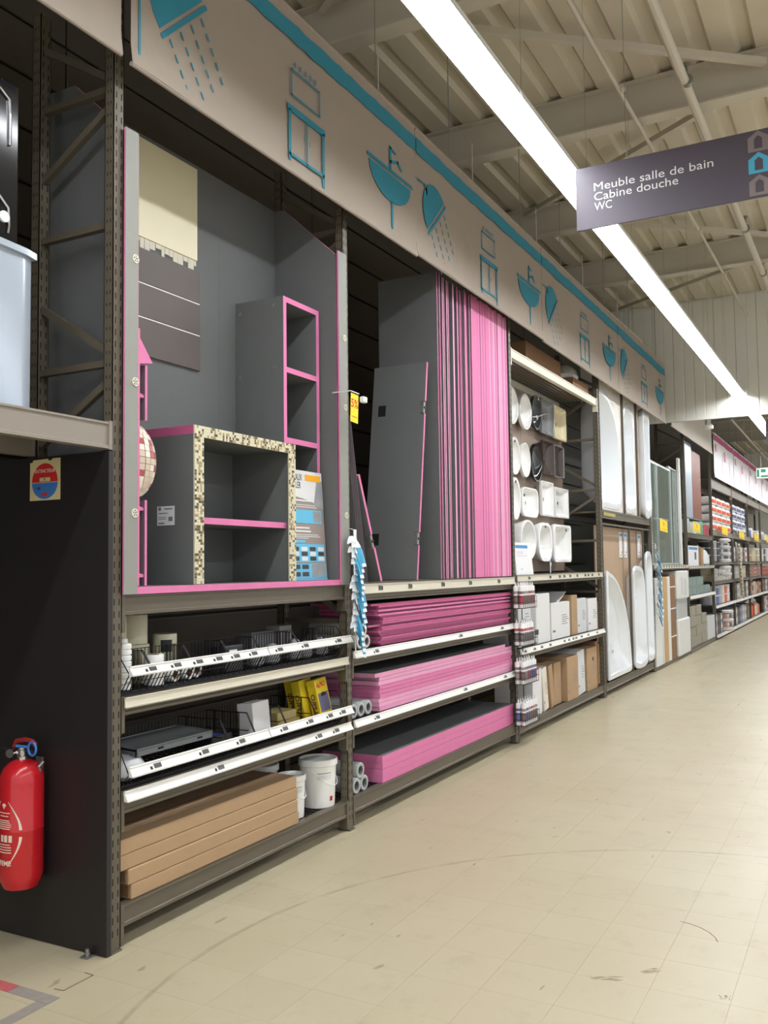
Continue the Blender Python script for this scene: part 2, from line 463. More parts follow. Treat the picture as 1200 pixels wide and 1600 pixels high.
g = G(); g.box(36.0, 36.1, -7.4, 1.29, 0, 5.499); g.build('wall_far', CLAD, kind='structure', smooth=False, org=(36, -3, 0))
g = G(); g.box(-4, 42, 1.30, 1.40, 0, 5.499)
wb = g.build('wall_back', DKWALL, kind='structure', smooth=False, org=(0, 1.3, 0))
pl = None
for k in range(18):
    z = 0.3*k
    for i in range(6):
        if pl is None:
            g = G(); g.cbox(-1.6, 1.0, 1.275, 1.305, 0.01, 0.295, 0.006); pl = g.build('cladding_board', DKWALL, wb, smooth=False); o = pl
        else:
            o = bpy.data.objects.new('cladding_board', pl.data); COL.objects.link(o); o.parent = wb
        o.location = (2.61*i, 0, z)
# ------------------------------------------------------------------ pallet racking
PW = 0.056      # post width
UX = [2.757, 4.604, 7.406, 10.30, 12.99, 15.85, 18.70, 21.70, 24.70, 27.70, 30.70]
FRAME_DESC = ['between the black end panel and the pink display', 'hung with the blue and white clip strip', 'beside the sealant cartridge rack',
    'between the washbasin wall and the bathtubs', 'between the bathtubs and the shower enclosures', 'between the shower enclosures and the tile panels',
    'at the end of the tile panel bay', 'beside the orange sacks in the far rack', 'past the blue printed sacks in the far rack', 'deep in the far rack, third past the sacks', 'at the very end of the far rack']
def frame(i):
    x1 = UX[i]; x0 = x1 - PW; xm = (x0+x1)/2
    near = i < 6
    t = thing('rack_frame', 'taupe slotted steel upright frame ' + FRAME_DESC[i], 'rack frame', (xm, 0.24, 0))
    H = 3.95
    for y0 in (0.0, 0.434):
        g = G()
        # C-section: front face, two side flanges
        g.box(x0, x1, y0, y0+0.004, 0.004, H); g.box(x0, x0+0.003, y0, y0+0.05, 0.004, H); g.box(x1-0.003, x1, y0, y0+0.05, 0.004, H)
        g.box(x0, x0+0.012, y0+0.047, y0+0.05, 0.004, H); g.box(x1-0.012, x1, y0+0.047, y0+0.05, 0.004, H)
        post = g.build('post', TAUPE, t, smooth=False)
        if near:
            g = G(); z = 0.06
            while z < H-0.05:
                for xs in (x0+0.012, x1-0.016):
                    g.box(xs, xs+0.005, y0-0.0006, y0+0.001, z, z+0.026)
                for ys in (0.014, 0.032):
                    g.box(x0-0.0006, x0+0.001, y0+ys, y0+ys+0.004, z+0.02, z+0.034)
                z += 0.05
            s = g.build('slots', SLOT, post, smooth=False, kind='stuff')
        g = G(); g.cbox(x0-0.002, x1+0.001, y0-0.012, y0+0.07, 0.0, 0.006, 0.001); g.build('base_plate', TAUPE, t, smooth=False)
    if near:
        for k in range(-3, 3):
            z = 2.35 + 0.58*k
            g = G(); g.bar((xm, 0.05, z), (xm, 0.436, z), 0.03, 0.028); g.build('brace', TAUPE, t, smooth=False)
            a, b = (z+0.05, z+0.28) if k % 2 == 0 else (z+0.50, z+0.27)
            if a < 3.85: g = G(); g.bar((xm, 0.05, a), (xm, 0.436, b), 0.026, 0.03); g.build('brace', TAUPE, t, smooth=False)
    return t
frames = [frame(i) for i in range(len(UX))]

RAIL_N = [0]
def tags_on(g, xs, y, z, h=0.028):
    for x in xs:
        g.box(x, x+0.036, y-0.0022, y, z, z+h*0.72, 0)
        g.box(x-0.026, x-0.017, y-0.0018, y, z-0.003, z+h*0.5, 1)
def rail(parent, x0, x1, z0, z1, tags, m=RAILW, yb=-0.008, tilt=0.03, name='price_rail'):
    """ticket rail: shallow tilted trough with folded lips and ticket displays"""
    prof = [(yb, z0), (yb-0.010-tilt*0.2, z0-0.004), (yb-0.012-tilt*0.2, z0+0.002), (yb-0.006, z0+0.004), (yb-0.004+tilt*0.0, z1-0.004), (yb-0.010, z1-0.001), (yb-0.010, z1+0.002), (yb, z1+0.002)]
    if tilt > 0.02:
        prof = [(yb, z0), (yb-0.022, z0-0.002), (yb-0.024, z0+0.003), (yb-0.018, z0+0.006), (yb-0.004, z1-0.006), (yb-0.008, z1-0.001), (yb-0.006, z1+0.003), (yb+0.004, z1+0.002)]
    g = G(); g.rings([[(x, q[0], q[1]) for q in prof] for x in (x0, x1)])
    r = g.build(name, m, parent, smooth=False)
    if tags:
        h = z1 - z0
        for x in tags:
            g = G()
            if tilt > 0.02:
                for k, (u0, u1) in enumerate(((0, 0.042), (-0.024, -0.012))):
                    a0 = 0.2 if k == 0 else 0.15; a1 = 0.85 if k == 0 else 0.6
                    def P(u, s): return (x+u, yb-0.018+0.014*s-0.002, z0+0.006+(h-0.012)*s)
                    i = [g.p(P(u0, a0)), g.p(P(u1, a0)), g.p(P(u1, a1)), g.p(P(u0, a1))]
                    j = [g.p(Vector(P(u0, a0))+Vector((0,.003,0))), g.p(Vector(P(u1, a0))+Vector((0,.003,0))), g.p(Vector(P(u1, a1))+Vector((0,.003,0))), g.p(Vector(P(u0, a1))+Vector((0,.003,0)))]
                    g.face(i, k); g.face(j[::-1], k)
                    for q in range(4): g.face([i[q], j[q], j[(q+1)%4], i[(q+1)%4]], k)
            else:
                g.box(x, x+0.034, yb-0.0085, yb-0.003, z0+h*0.25, z0+h*0.8, 0); g.box(x+0.042, x+0.052, yb-0.008, yb-0.003, z0+h*0.25, z0+h*0.7, 1)
            g.build('price_tag', [TAGD, TAGB], r, smooth=False)
    return r

def level(bay, x0, x1, zb0, zb1, label, deck='grid', m=TAUPE, depth=0.48, zdeck=None, conn=0.07):
    """a shelf level: front beam, rear beam, end connectors and a deck"""
    t = thing('shelf_level', label, 'shelf', ((x0+x1)/2, 0.24, zb0))
    h = zb1 - zb0
    g = G()
    prof = [(0.0, zb0), (0.0, zb0+0.012), (0.006, zb0+0.016), (0.006, zb1-0.012), (0.0, zb1-0.008), (0.0, zb1), (0.045, zb1), (0.045, zb0)]
    g.rings([[(x, q[0], q[1]) for q in prof] for x in (x0+0.004, x1-0.004)])
    g.build('front_beam', m, t, smooth=False)
    g = G(); g.box(x0+0.004, x1-0.004, depth-0.04, depth, max(zb0, 0.008), zb1); g.build('rear_beam', m, t, smooth=False)
    for xa in (x0+0.001, x1-0.018):
        g = G(); g.box(xa, xa+0.017, -0.003, 0.05, max(zb0-conn, 0.008), zb1+0.006); g.build('end_connector', m, t, smooth=False)
    zd = zb1 if zdeck is None else zdeck
    if deck == 'grid':
        g = G()
        for k in range(7):
            y = 0.05 + 0.065*k; g.box(x0+0.02, x1-0.02, y, y+0.012, zd-0.014, zd-0.004)
        n = int((x1-x0)/0.045)
        for k in range(n):
            x = x0 + 0.02 + k*(x1-x0-0.05)/(n-1); g.box(x, x+0.008, 0.045, depth-0.04, zd-0.005, zd)
        g.build('grid_deck', DECK, t, smooth=False)
    elif deck == 'sheet':
        g = G(); g.box(x0+0.02, x1-0.02, 0.045, depth-0.04, zd-0.02, zd); g.build('deck', TAUPE, t, smooth=False)
    elif deck == 'mesh':
        g = G()
        n = int((x1-x0)/0.05)
        for k in range(n+1):
            x = x0 + 0.02 + k*(x1-x0-0.045)/n; g.box(x, x+0.005, 0.045, depth-0.04, zd-0.005, zd)
        for k in range(9):
            y = 0.05 + 0.048*k; g.box(x0+0.02, x1-0.02, y, y+0.006, zd-0.012, zd-0.004)
        g.build('mesh_deck', STEEL, t, smooth=False)
    return t

def bx(i): return (UX[i], UX[i+1]-PW)
X1a, X1b = bx(0); X2a, X2b = bx(1); X3a, X3b = bx(2); X4a, X4b = bx(3); X5a, X5b = bx(4); X6a, X6b = bx(5)

# bridge bay left of the black panel
t = level(0, 0.10, 2.70, 1.99, 2.097, 'pale taupe bridge beam level spanning the gap above the fire extinguisher', 'sheet', TAUPE_L, conn=0.004)
# bay with the pink display
b1_0 = level(1, X1a, X1b, 0.082, 0.165, 'lowest shelf level carrying long cardboard boxes and white buckets')
b1_1 = level(1, X1a, X1b, 0.525, 0.604, 'shelf level with white ticket rails under the yellow boxes', zdeck=0.622)
rail(b1_1, X1a+0.01, X1b+0.02, 0.574, 0.612, [3.35, 4.20, 4.38])
b1_2 = level(1, X1a, X1b, 0.915, 0.985, 'shelf level with a cream front strip under the tape rolls', zdeck=1.0)
rail(b1_2, X1a+0.01, X1b, 0.948, 0.985, [], RAILC, tilt=0.0)
b1_3 = level(1, X1a, X1b, 1.318, 1.400, 'deep taupe beam level right beneath the pink and grey display', 'sheet')
# bay with the pink boards
b2_0 = level(2, X2a, X2b, 0.085, 0.172, 'lowest shelf level under the four thick pink boards')
b2_1 = level(2, X2a, X2b, 0.525, 0.600, 'middle shelf level under the stack of pale pink boards', zdeck=0.612)
rail(b2_1, X2a+0.005, X2b+0.02, 0.575, 0.612, [4.86, 6.22, 7.05])
b2_2 = level(2, X2a, X2b, 0.925, 1.0, 'upper shelf level under the stack of thin dark pink boards', zdeck=1.012)
rail(b2_2, X2a+0.005, X2b+0.02, 0.972, 1.010, [4.86, 6.15, 7.0])
b2_3 = level(2, X2a, X2b, 1.300, 1.405, 'beam level with cream ticket rail holding the standing pink boards', 'sheet', zdeck=1.409)
rail(b2_3, X2a+0.01, X2b, 1.345, 1.398, [4.68, 4.92, 5.33, 5.85, 6.35, 6.95], RAILC, tilt=0.0)
# bay with the washbasins
b3_0 = level(3, X3a, X3b, 0.065, 0.140, 'lowest shelf level under leaning cartons and white panels')
b3_1 = level(3, X3a, X3b, 0.690, 0.770, 'shelf level with densely ticketed rail under white sanitary cartons', zdeck=0.775)
rail(b3_1, X3a+0.05, X3b+0.01, 0.735, 0.775, [7.55, 7.8, 8.0, 8.25, 8.7, 8.85, 9.0, 9.1, 9.3, 9.55, 9.9])
b3_2 = level(3, X3a, X3b, 1.330, 1.410, 'beam level with cream ticket rail below the washbasin wall', 'sheet', zdeck=1.414)
rail(b3_2, X3a+0.02, X3b, 1.362, 1.408, [7.7, 8.3, 8.6, 8.75, 8.95, 9.2, 9.5, 9.62, 9.78, 10.05], RAILC, tilt=0.0)
b3_3 = level(3, X3a, X3b, 3.310, 3.390, 'high mesh shelf with pale front beam over the washbasin wall', 'mesh', RAILC)
# bathtub bay
b4_0 = level(4, X4a, X4b, 0.055, 0.125, 'low taupe beam level under the lower row of bathtubs')
b4_1 = level(4, X4a, X4b, 2.030, 2.110, 'taupe beam level between the upper and lower bathtubs', 'sheet')
# shower enclosure bay
b5_0 = level(5, X5a, X5b, 0.010, 0.045, 'flat base shelf under the upright white packages', 'sheet')
b5_1 = level(5, X5a, X5b, 1.400, 1.470, 'shelf level with grey ticket rail under the glass enclosures', 'sheet')
rail(b5_1, X5a+0.02, X5b, 1.425, 1.470, [13.3+0.2*k for k in range(12)], RAILC, tilt=0.0)
b6_0 = level(6, X6a, X6b, 0.010, 0.080, 'base shelf under the stacked beige stone cartons', 'sheet')
b6_1 = level(6, X6a, X6b, 0.870, 0.930, 'shelf level holding greenish glass blocks', 'sheet')
rail(b6_1, X6a+0.02, X6b, 0.895, 0.945, [], RAILW)
b6_2 = level(6, X6a, X6b, 1.390, 1.450, 'shelf level carrying the blue headed paper sign', 'sheet')
rail(b6_2, X6a+0.02, X6b, 1.410, 1.450, [16.0+0.2*k for k in range(13)], RAILC, tilt=0.0)
b6_3 = level(6, X6a, X6b, 1.930, 2.015, 'beam level beneath the small bright packages and tall tile panels', 'sheet')
FARB = ['first', 'second', 'third', 'fourth']
for k in range(4):
    xa, xb = bx(6+k)
    for zb0, zb1, nm in ((0.03, 0.09, 'base'), (0.60, 0.66, 'low'), (1.07, 1.13, 'middle'), (1.46, 1.52, 'upper'), (2.04, 2.14, 'sack'), (2.98, 3.16, 'top')):
        s = level(7+k, xa, xb, zb0, zb1, 'taupe %s shelf level in the %s bay of the far rack' % (nm, FARB[k]), 'sheet', TAUPE_L if nm in ('top', 'sack') else TAUPE)
        if nm in ('base', 'low'): rail(s, xa+0.02, xb, zb0+0.01, zb1+0.002, [])

# black end panel with its anchor
t = thing('end_panel', 'tall matt black end panel behind the red fire extinguisher', 'panel', (2.684, 0.5, 0))
g = G(); g.cbox(2.672, 2.698, -0.012, 1.10, 0.002, 1.98, 0.002); g.build('panel_sheet', BLACK, t)
g = G(); g.cbox(2.628, 2.671, 0.045, 0.085, 0.0, 0.005, 0.001); g.cyl((2.648, 0.065, 0.005), (2.648, 0.065, 0.032), 0.007, 8); g.cyl((2.648, 0.065, 0.012), (2.648, 0.065, 0.02), 0.012, 6); g.build('floor_anchor', STEEL, label='small steel anchor bolt at the foot of the black end panel', cat='bolt')
# ------------------------------------------------------------------ taupe banners with bathroom pictograms
def banner(x0, x1, label, art=True, m=BANNER, z0=3.565, z1=4.44, y=-0.10, stripe=TEAL, step=0.0):
    t = thing('banner', label, 'banner', ((x0+x1)/2, y, z0))
    n = 26; g = G(); rows = 10
    F = []; Bk = []
    ph = random.random()*6
    for j in range(rows+1):
        z = z0 + (z1-z0)*j/rows
        for i in range(n+1):
            x = x0 + (x1-x0)*i/n
            w = 0.003*math.sin(3.1*x+ph) + 0.002*math.sin(7.3*x+2*z+ph) - 0.012*math.exp(-((z-z0)/0.04)**2)
            w *= min(1, (z1-z)*6)
            F.append(g.p((x, y+w, z))); Bk.append(g.p((x, y+w+0.003, z)))
    for j in range(rows):
        for i in range(n):
            a = j*(n+1)+i
            g.face([F[a], F[a+1], F[a+n+2], F[a+n+1]]); g.face([Bk[a], Bk[a+n+1], Bk[a+n+2], Bk[a+1]])
    for i in range(n): g.face([F[i], Bk[i], Bk[i+1], F[i+1]]); a = rows*(n+1)+i; g.face([F[a], F[a+1], Bk[a+1], Bk[a]])
    for j in range(rows):
        a = j*(n+1); g.face([F[a], F[a+n+1], Bk[a+n+1], Bk[a]]); a += n; g.face([F[a], Bk[a], Bk[a+n+1], F[a+n+1]])
    g.build('cloth', m, t)
    g = G(); g.cyl((x0, y-0.004, z0), (x1, y-0.004, z0), 0.010, 10); g.build('hem_bar', m, t)
    g = G(); g.cyl((x0, y+0.004, z1+0.004), (x1, y+0.004, z1+0.004), 0.014, 10); g.build('top_tube', m, t)
    for q in (0.22, 0.8):
        g = G(); g.cyl((x0+(x1-x0)*q, y+0.004, z1+0.016), (x0+(x1-x0)*q, y+0.004, 5.497), 0.0035, 6); g.build('hanger_rod', STEEL, t)
    return t
def flatpoly(g, poly, y, mi=0):
    g.prism(poly, lambda u, v, d: (u, y - d, v), 0.0, 0.0012, mi)
def stroke(g, pts, w, y, closed=False):
    q = pts + ([pts[0]] if closed else [])
    for (a, b), (c, d) in zip(q[:-1], q[1:]):
        dx, dz = c-a, d-b; l = math.hypot(dx, dz)
        if l < 1e-6: continue
        nx, nz = -dz/l*w/2, dx/l*w/2; ex, ez = dx/l*w/2, dz/l*w/2
        flatpoly(g, [(a-ex+nx, b-ez+nz), (c+ex+nx, d+ez+nz), (c+ex-nx, d+ez-nz), (a-ex-nx, b-ez-nz)], y)
YB = -0.107
def wave_stripe(g, x0, x1, y, z0=4.275, z1=4.375, wob=0.012):
    n = int((x1-x0)/0.06)
    top = [(x0+(x1-x0)*i/n, z1 + wob*(random.random()-0.5)) for i in range(n+1)]
    bot = [(x0+(x1-x0)*i/n, z0 + wob*(random.random()-0.5)) for i in range(n+1)]
    for i in range(n):
        flatpoly(g, [bot[i], bot[i+1], top[i+1], top[i]], y)
def art_shower(t, x, y=YB):
    g = G()
    # tilted hemispherical rose: flat face runs from (x+.17,3.79) up to (x+.46,4.06)
    a = Vector((x+0.165, 3.80)); b = Vector((x+0.445, 4.075)); d = (b-a); nrm = Vector((-d.y, d.x)).normalized()
    poly = [a] + [a + d*(0.5-0.5*math.cos(PI*k/10)) + nrm*0.22*math.sin(PI*k/10) for k in range(1, 10)] + [b]
    flatpoly(g, [(p.x, p.y) for p in poly], y)
    o = -nrm*0.018
    stroke(g, [tuple(a+o*1.6), tuple(b+o*1.6)], 0.022, y)
    top = (a+b)/2 + nrm*0.21
    stroke(g, [(top.x, top.y), (x+0.16, 4.045), (x+0.13, 4.10), (x+0.03, 4.10)], 0.014, y)
    g.build('shower_pictogram', TEAL, t, smooth=False)
    g = G(); dr = Vector((0.55, -0.83)).normalized()
    for i in range(4):
        s0 = a.lerp(b, 0.12+0.25*i) + dr*0.06
        for k in range(5):
            p0 = s0 + dr*(0.062*k) ; p1 = p0 + dr*0.028
            stroke(g, [tuple(p0), tuple(p1)], 0.008, y)
    g.build('water_drops_pictogram', TEAL, t, smooth=False, kind='stuff')
def art_cabinet(t, x, y=YB):
    g = G()
    flatpoly(g, [(x, 3.885), (x+0.37, 3.885), (x+0.37, 3.92), (x, 3.92)], y)
    stroke(g, [(x+0.02, 3.885), (x+0.02, 3.63)], 0.022, y); stroke(g, [(x+0.35, 3.885), (x+0.35, 3.60)], 0.022, y)
    stroke(g, [(x+0.02, 3.655), (x+0.35, 3.655)], 0.016, y); stroke(g, [(x+0.185, 3.885), (x+0.185, 3.655)], 0.012, y)
    stroke(g, [(x+0.155, 3.80), (x+0.155, 3.775)], 0.004, y); stroke(g, [(x+0.21, 3.79), (x+0.21, 3.765)], 0.004, y)
    stroke(g, [(x+0.04, 3.98), (x+0.315, 3.98), (x+0.315, 4.118), (x+0.04, 4.118)], 0.009, y, True)
    for k in range(5): stroke(g, [(x+0.075+0.05*k, 4.145), (x+0.075+0.05*k, 4.162)], 0.011, y)
    g.build('cabinet_pictogram', TEAL, t, smooth=False)
def art_basin(t, x, y=YB):
    g = G()
    poly = [(x+0.02, 3.975)] + [(x+0.30-0.28*math.cos(PI*k/12), 3.975-0.175*math.sin(PI*k/12)) for k in range(1, 12)] + [(x+0.58, 3.975)]
    flatpoly(g, poly, y)
    flatpoly(g, [(x, 3.99), (x+0.62, 3.99), (x+0.60, 4.012), (x, 4.012)], y)
    stroke(g, [(x+0.32, 3.80), (x+0.32, 3.645)], 0.022, y)
    stroke(g, [(x+0.30, 4.02), (x+0.30, 4.15)], 0.026, y); stroke(g, [(x+0.30, 4.06), (x+0.40, 4.09), (x+0.45, 4.06)], 0.02, y); stroke(g, [(x+0.30, 4.15), (x+0.37, 4.14)], 0.016, y)
    g.build('basin_pictogram', TEAL, t, smooth=False)
BD = [(2.69, 5.34, 'taupe hanging banner with teal bathroom pictograms above the pink display'),
      (5.35, 7.99, 'taupe hanging banner with teal pictograms above the standing pink boards'),
      (8.0, 10.89, 'taupe hanging banner with teal pictograms above the washbasin wall'),
      (10.9, 13.75, 'taupe hanging banner with teal pictograms above the bathtubs')]
for i, (a, b, lb) in enumerate(BD):
    t = banner(a, b, lb, z0=3.565 + (0.015 if i == 1 else 0))
    g = G(); wave_stripe(g, a+0.005 if i else 3.2, b-0.005, YB); 
    if i == 0: wave_stripe(g, a+0.02, 3.2, YB)
    g.build('teal_stripe', TEAL, t, smooth=False)
    k = (b-a)/2.65
    art_shower(t, a if i else a); art_cabinet(t, a+1.13*k); art_basin(t, a+1.985*k)
    if i == 0:
        g = G(); stroke(g, [(2.735, 4.2), (2.735, 3.62)], 0.012, YB); g.build('teal_line', TEAL, t, smooth=False)
t = banner(0.1, 2.635, 'taupe hanging banner without pictograms above the bridge beam and black panel', z0=3.575)
g = G(); wave_stripe(g, 0.12, 2.6, YB); g.build('teal_stripe', TEAL, t, smooth=False)
PALEB = mat('pale_banner_cloth', (205, 198, 188), 0.85, var=0.04, scale=3)
banner(14.36, 15.86, 'plain pale banner just past the bulkhead above the shower enclosures', m=PALEB, z0=3.62, z1=4.44, y=-0.06)
banner(15.88, 18.5, 'plain pale banner above the silver and copper tile panels', m=PALEB, z0=3.62, z1=4.44, y=-0.06)
WB = mat('white_pink_banner_cloth', (246, 243, 246), 0.8, var=0.03, scale=2)
for k in range(4):
    a = 18.75 + 3.0*k
    t = banner(a, a+2.94, 'white banner with wavy pink top stripe over the %s bay of the far rack' % FARB[k], m=WB, z0=3.19, z1=4.06, y=-0.06)
    g = G(); wave_stripe(g, a+0.01, a+2.93, -0.067, 3.93, 4.05, 0.03); g.build('pink_stripe', PINKD, t, smooth=False)
    g = G()
    for (u, v, w, h) in ((0.15, 3.72, 0.25, 0.14), (1.1, 3.35, 0.03, 0.4), (1.35, 3.62, 0.30, 0.2), (2.2, 3.4, 0.05, 0.3)):
        flatpoly(g, [(a+u, v), (a+u+w, v), (a+u+w*0.7, v+h), (a+u+w*0.1, v+h)], -0.067)
    g.build('pink_pictogram', PINKL, t, smooth=False, kind='stuff')

# ------------------------------------------------------------------ hanging direction sign
SIGN = mat('sign_dark_mauve', (88, 80, 92), 0.45, var=0.03)
SIGNG = mat('sign_house_grey', (140, 128, 130), 0.5, var=0)
SIGNB = mat('sign_house_blue', (82, 182, 218), 0.5, var=0)
SX = 5.2
t = thing('direction_sign', 'hanging dark mauve sign listing bathroom furniture, shower cubicle and WC', 'sign', (SX, -2.1, 3.47))
g = G(); g.cbox(SX, SX+0.012, -2.97, -1.228, 3.47, 3.845, 0.002); g.build('sign_board', SIGN, t)
pl = lambda u, v, d: Vector((SX - d, -u, v))
for s, z, w_ in (('Meuble salle de bain', 3.692, 0.668), ('Cabine douche', 3.633, 0.478), ('WC', 3.574, 0.103)):
    text(s, 0.069, lambda u, v, d, z=z: pl(1.337+u, z+v, d+0.0006), WHITE, 'lettering', t, fit=w_)
def house(g, u, v, w, h):
    # two gabled houses side by side with a door opening each
    for k in range(2):
        a = u + w*k
        for poly in ([(a, v), (a+w*0.3, v), (a+w*0.3, v+h*0.62), (a+w*0.5, v+h*0.78), (a+w*0.5, v+h), (a, v+h*0.68)],
                     [(a+w*0.7, v), (a+w, v), (a+w, v+h*0.68), (a+w*0.5, v+h), (a+w*0.5, v+h*0.78), (a+w*0.7, v+h*0.62)],
                     [(a+w*0.3, v), (a+w*0.7, v), (a+w*0.7, v+h*0.14), (a+w*0.3, v+h*0.14)]):
            g.prism(poly, lambda x, y, d: pl(x, y, d), 0.0, 0.0012)
for v, m_ in ((3.725, SIGNG), (3.605, SIGNB), (3.482, SIGNG)):
    g = G(); house(g, 2.185, v, 0.105, 0.115); g.build('house_emblem', m_, t, smooth=False)
for y in (-1.53, -2.70):
    g = G(); g.cyl((SX+0.006, y, 3.845), (SX+0.006, y, 5.50), 0.0022, 5); g.build('hanger_wire', STEEL, t)

# ------------------------------------------------------------------ fire extinguisher and its sticker
RED = mat('extinguisher_red', (196, 26, 36), 0.25, var=0.03, coat=0.4)
REDD = mat('extinguisher_lever_red', (150, 40, 38), 0.4, var=0.05)
BLUEP = mat('blue_plastic_pin', (60, 120, 200), 0.35, var=0)
ex, ey, er = 2.582, 0.362, 0.085
t = thing('fire_extinguisher', 'red fire extinguisher hung on the black end panel', 'extinguisher', (ex, ey, 0.245))
g = G(); g.lathe([(0.045, 0.262), (0.055, 0.247), (0.066, 0.25), (0.078, 0.275), (er, 0.30), (er, 0.475), (er+0.001, 0.478), (er+0.001, 0.482), (er, 0.485), (er, 0.665), (0.082, 0.69), (0.072, 0.715), (0.055, 0.733), (0.035, 0.744), (0.022, 0.748)], (ex, ey, 0), 40)
g.build('cylinder_body', RED, t)
g = G(); g.lathe([(0.022, 0.746), (0.022, 0.76), (0.016, 0.763), (0.016, 0.785), (0.02, 0.788), (0.02, 0.795)], (ex, ey, 0), 16)
g.cyl((ex, ey, 0.772), (ex-0.015, ey+0.055, 0.772), 0.010, 10); v = g.build('valve', CHROME, t)
g = G(); g.cyl((ex-0.02, ey+0.038, 0.772), (ex-0.034, ey+0.034, 0.772), 0.018, 14); g.build('pressure_gauge', CHROME, v)
g = G(); g.tube([(ex+0.0, ey+0.045, 0.792), (ex, ey+0.035, 0.815), (ex, ey-0.02, 0.826), (ex, ey-0.055, 0.822), (ex, ey-0.075, 0.808)], 0.010, 8); g.build('lever', REDD, t)
g = G(); g.tube([(ex, ey+0.012, 0.795), (ex, ey-0.03, 0.796), (ex, ey-0.065, 0.775)], 0.009, 8); g.build('carry_handle', BLACK, t)
g = G()
g.tube([(ex-0.012, ey-0.07+0.022*math.cos(2*PI*k/16), 0.795+0.026*math.sin(2*PI*k/16)) for k in range(16)], 0.005, 6, closed=True)
g.tube([(ex-0.012, ey+0.02, 0.80), (ex-0.012, ey-0.045, 0.80)], 0.006, 6); g.build('safety_pin', BLUEP, t)
HOSE = mat('black_rubber_hose', (24, 24, 26), 0.5, var=0)
g = G(); g.tube([(ex-0.012, ey+0.05, 0.772), (ex-0.015, ey+0.085, 0.785), (ex-0.015, ey+0.13, 0.78), (ex-0.01, ey+0.165, 0.74), (ex+0.01, ey+0.165, 0.62), (ex+0.02, ey+0.15, 0.45), (ex+0.03, ey+0.12, 0.36)], 0.010, 8); g.build('hose', HOSE, t)
g = G(); g.box(ex+0.06, 2.6715, ey-0.01, ey+0.03, 0.52, 0.66); g.cbox(2.666, 2.6715, ey-0.02, ey+0.02, 0.40, 0.74, 0.001)
g.tube([(ex+0.04, ey-0.075, 0.735), (ex+0.02, ey-0.072, 0.72), (ex+0.03, ey-0.07, 0.70)], 0.006, 6)
g.build('wall_bracket', STEEL, t)
# printed label wrapped round the front (facing -X)
def wrap(u, v, d): 
    a = PI + u/er
    return Vector((ex + (er+0.0006+d)*math.cos(a), ey + (er+0.0006+d)*math.sin(a), v))
def wpoly(g, pts, seg=1):
    g.prism(pts, wrap, 0.0, 0.0005)
LBL = mat('label_cream_print', (232, 214, 196), 0.5, var=0.02)
g = G()
def arc(z0, z1, sgn, bow):
    n = 14
    for k in range(n):
        s0, s1 = k/n, (k+1)/n
        def U(s): return 0.02 + bow*math.sin(PI*0.5*s)
        a0, a1 = z0+(z1-z0)*s0, z0+(z1-z0)*s1
        w0, w1 = 0.002+0.009*s0, 0.002+0.009*s1
        wpoly(g, [(sgn*U(s0), a0), (sgn*(U(s0)+w0), a0), (sgn*(U(s1)+w1), a1), (sgn*U(s1), a1)])
for sgn in (-1, 1):
    arc(0.598, 0.488, sgn, 0.045); arc(0.348, 0.462, sgn, 0.045)
for k, (z, w) in enumerate(((0.552, 0.028), (0.54, 0.022), (0.523, 0.026), (0.515, 0.03), (0.507, 0.034), (0.499, 0.034), (0.491, 0.03), (0.43, 0.03), (0.42, 0.035), (0.41, 0.035), (0.40, 0.035))):
    n = 6
    for q in range(n): wpoly(g, [(-w+2*w*q/n, z), (-w+2*w*(q+1)/n, z), (-w+2*w*(q+1)/n, z+0.0035), (-w+2*w*q/n, z+0.0035)])
for u in (-0.015, 0.004, 0.024): wpoly(g, [(u, 0.442), (u+0.014, 0.442), (u+0.014, 0.468), (u, 0.468)])
wpoly(g, [(-0.01, 0.585), (0.0, 0.568), (0.012, 0.585), (0.0, 0.592)])
g.build('printed_label', LBL, t, smooth=False, kind='stuff')
text('EFEME', 0.026, lambda u, v, d: wrap(u, 0.352+v, d), LBL, 'lettering', t, align='CENTER', bold=0.0006)

t = thing('safety_sticker', 'cream card with red and blue oval fire extinguisher notice', 'sticker', (2.671, 0.348, 1.795))
g = G(); P_ = lambda u, v, d: Vector((2.6715 - d, 0.348 - u, v))
CREAM = mat('cream_card', (226, 212, 160), 0.6, var=0.04)
g.prism([(-0.089, 1.797), (0.089, 1.797), (0.089, 1.97), (0.045, 1.97), (0.035, 1.962), (0.02, 1.963), (0.015, 1.97), (-0.07, 1.968), (-0.075, 1.958), (-0.089, 1.958)], P_, 0.0, 0.0018); g.build('card', CREAM, t, smooth=False)
SR = mat('sticker_red', (216, 44, 40), 0.45, var=0); SB = mat('sticker_blue', (66, 128, 206), 0.45, var=0)
g = G(); g.prism([(0.076*math.cos(a), 1.873+0.079*math.sin(a)) for a in [PI*k/20 for k in range(21)]], P_, 0.0019, 0.0026); g.build('red_half_oval', SR, t, smooth=False)
g = G(); g.prism([(0.076*math.cos(a), 1.870+0.068*math.sin(a)) for a in [PI+PI*k/20 for k in range(21)]], P_, 0.0019, 0.0026); g.build('blue_half_oval', SB, t, smooth=False)
g = G(); g.prism([(-0.024, 1.828), (0.024, 1.828), (0.0, 1.808)], P_, 0.0026, 0.0032); g.build('red_arrow', SR, t, smooth=False)
g = G(); g.prism([(-0.03, 1.876), (0.032, 1.876), (0.032, 1.892), (-0.03, 1.892)], P_, 0.0027, 0.0032); g.build('number_box', CREAM, t, smooth=False)
text('EXTINCTEUR', 0.0205, lambda u, v, d: P_(u*0.98, 1.913+v, 0.0027+d), WHITE, 'lettering', t, align='CENTER')
text('9', 0.018, lambda u, v, d: P_(u, 1.878+v, 0.0033+d), BLACKINK, 'lettering', t, align='CENTER')
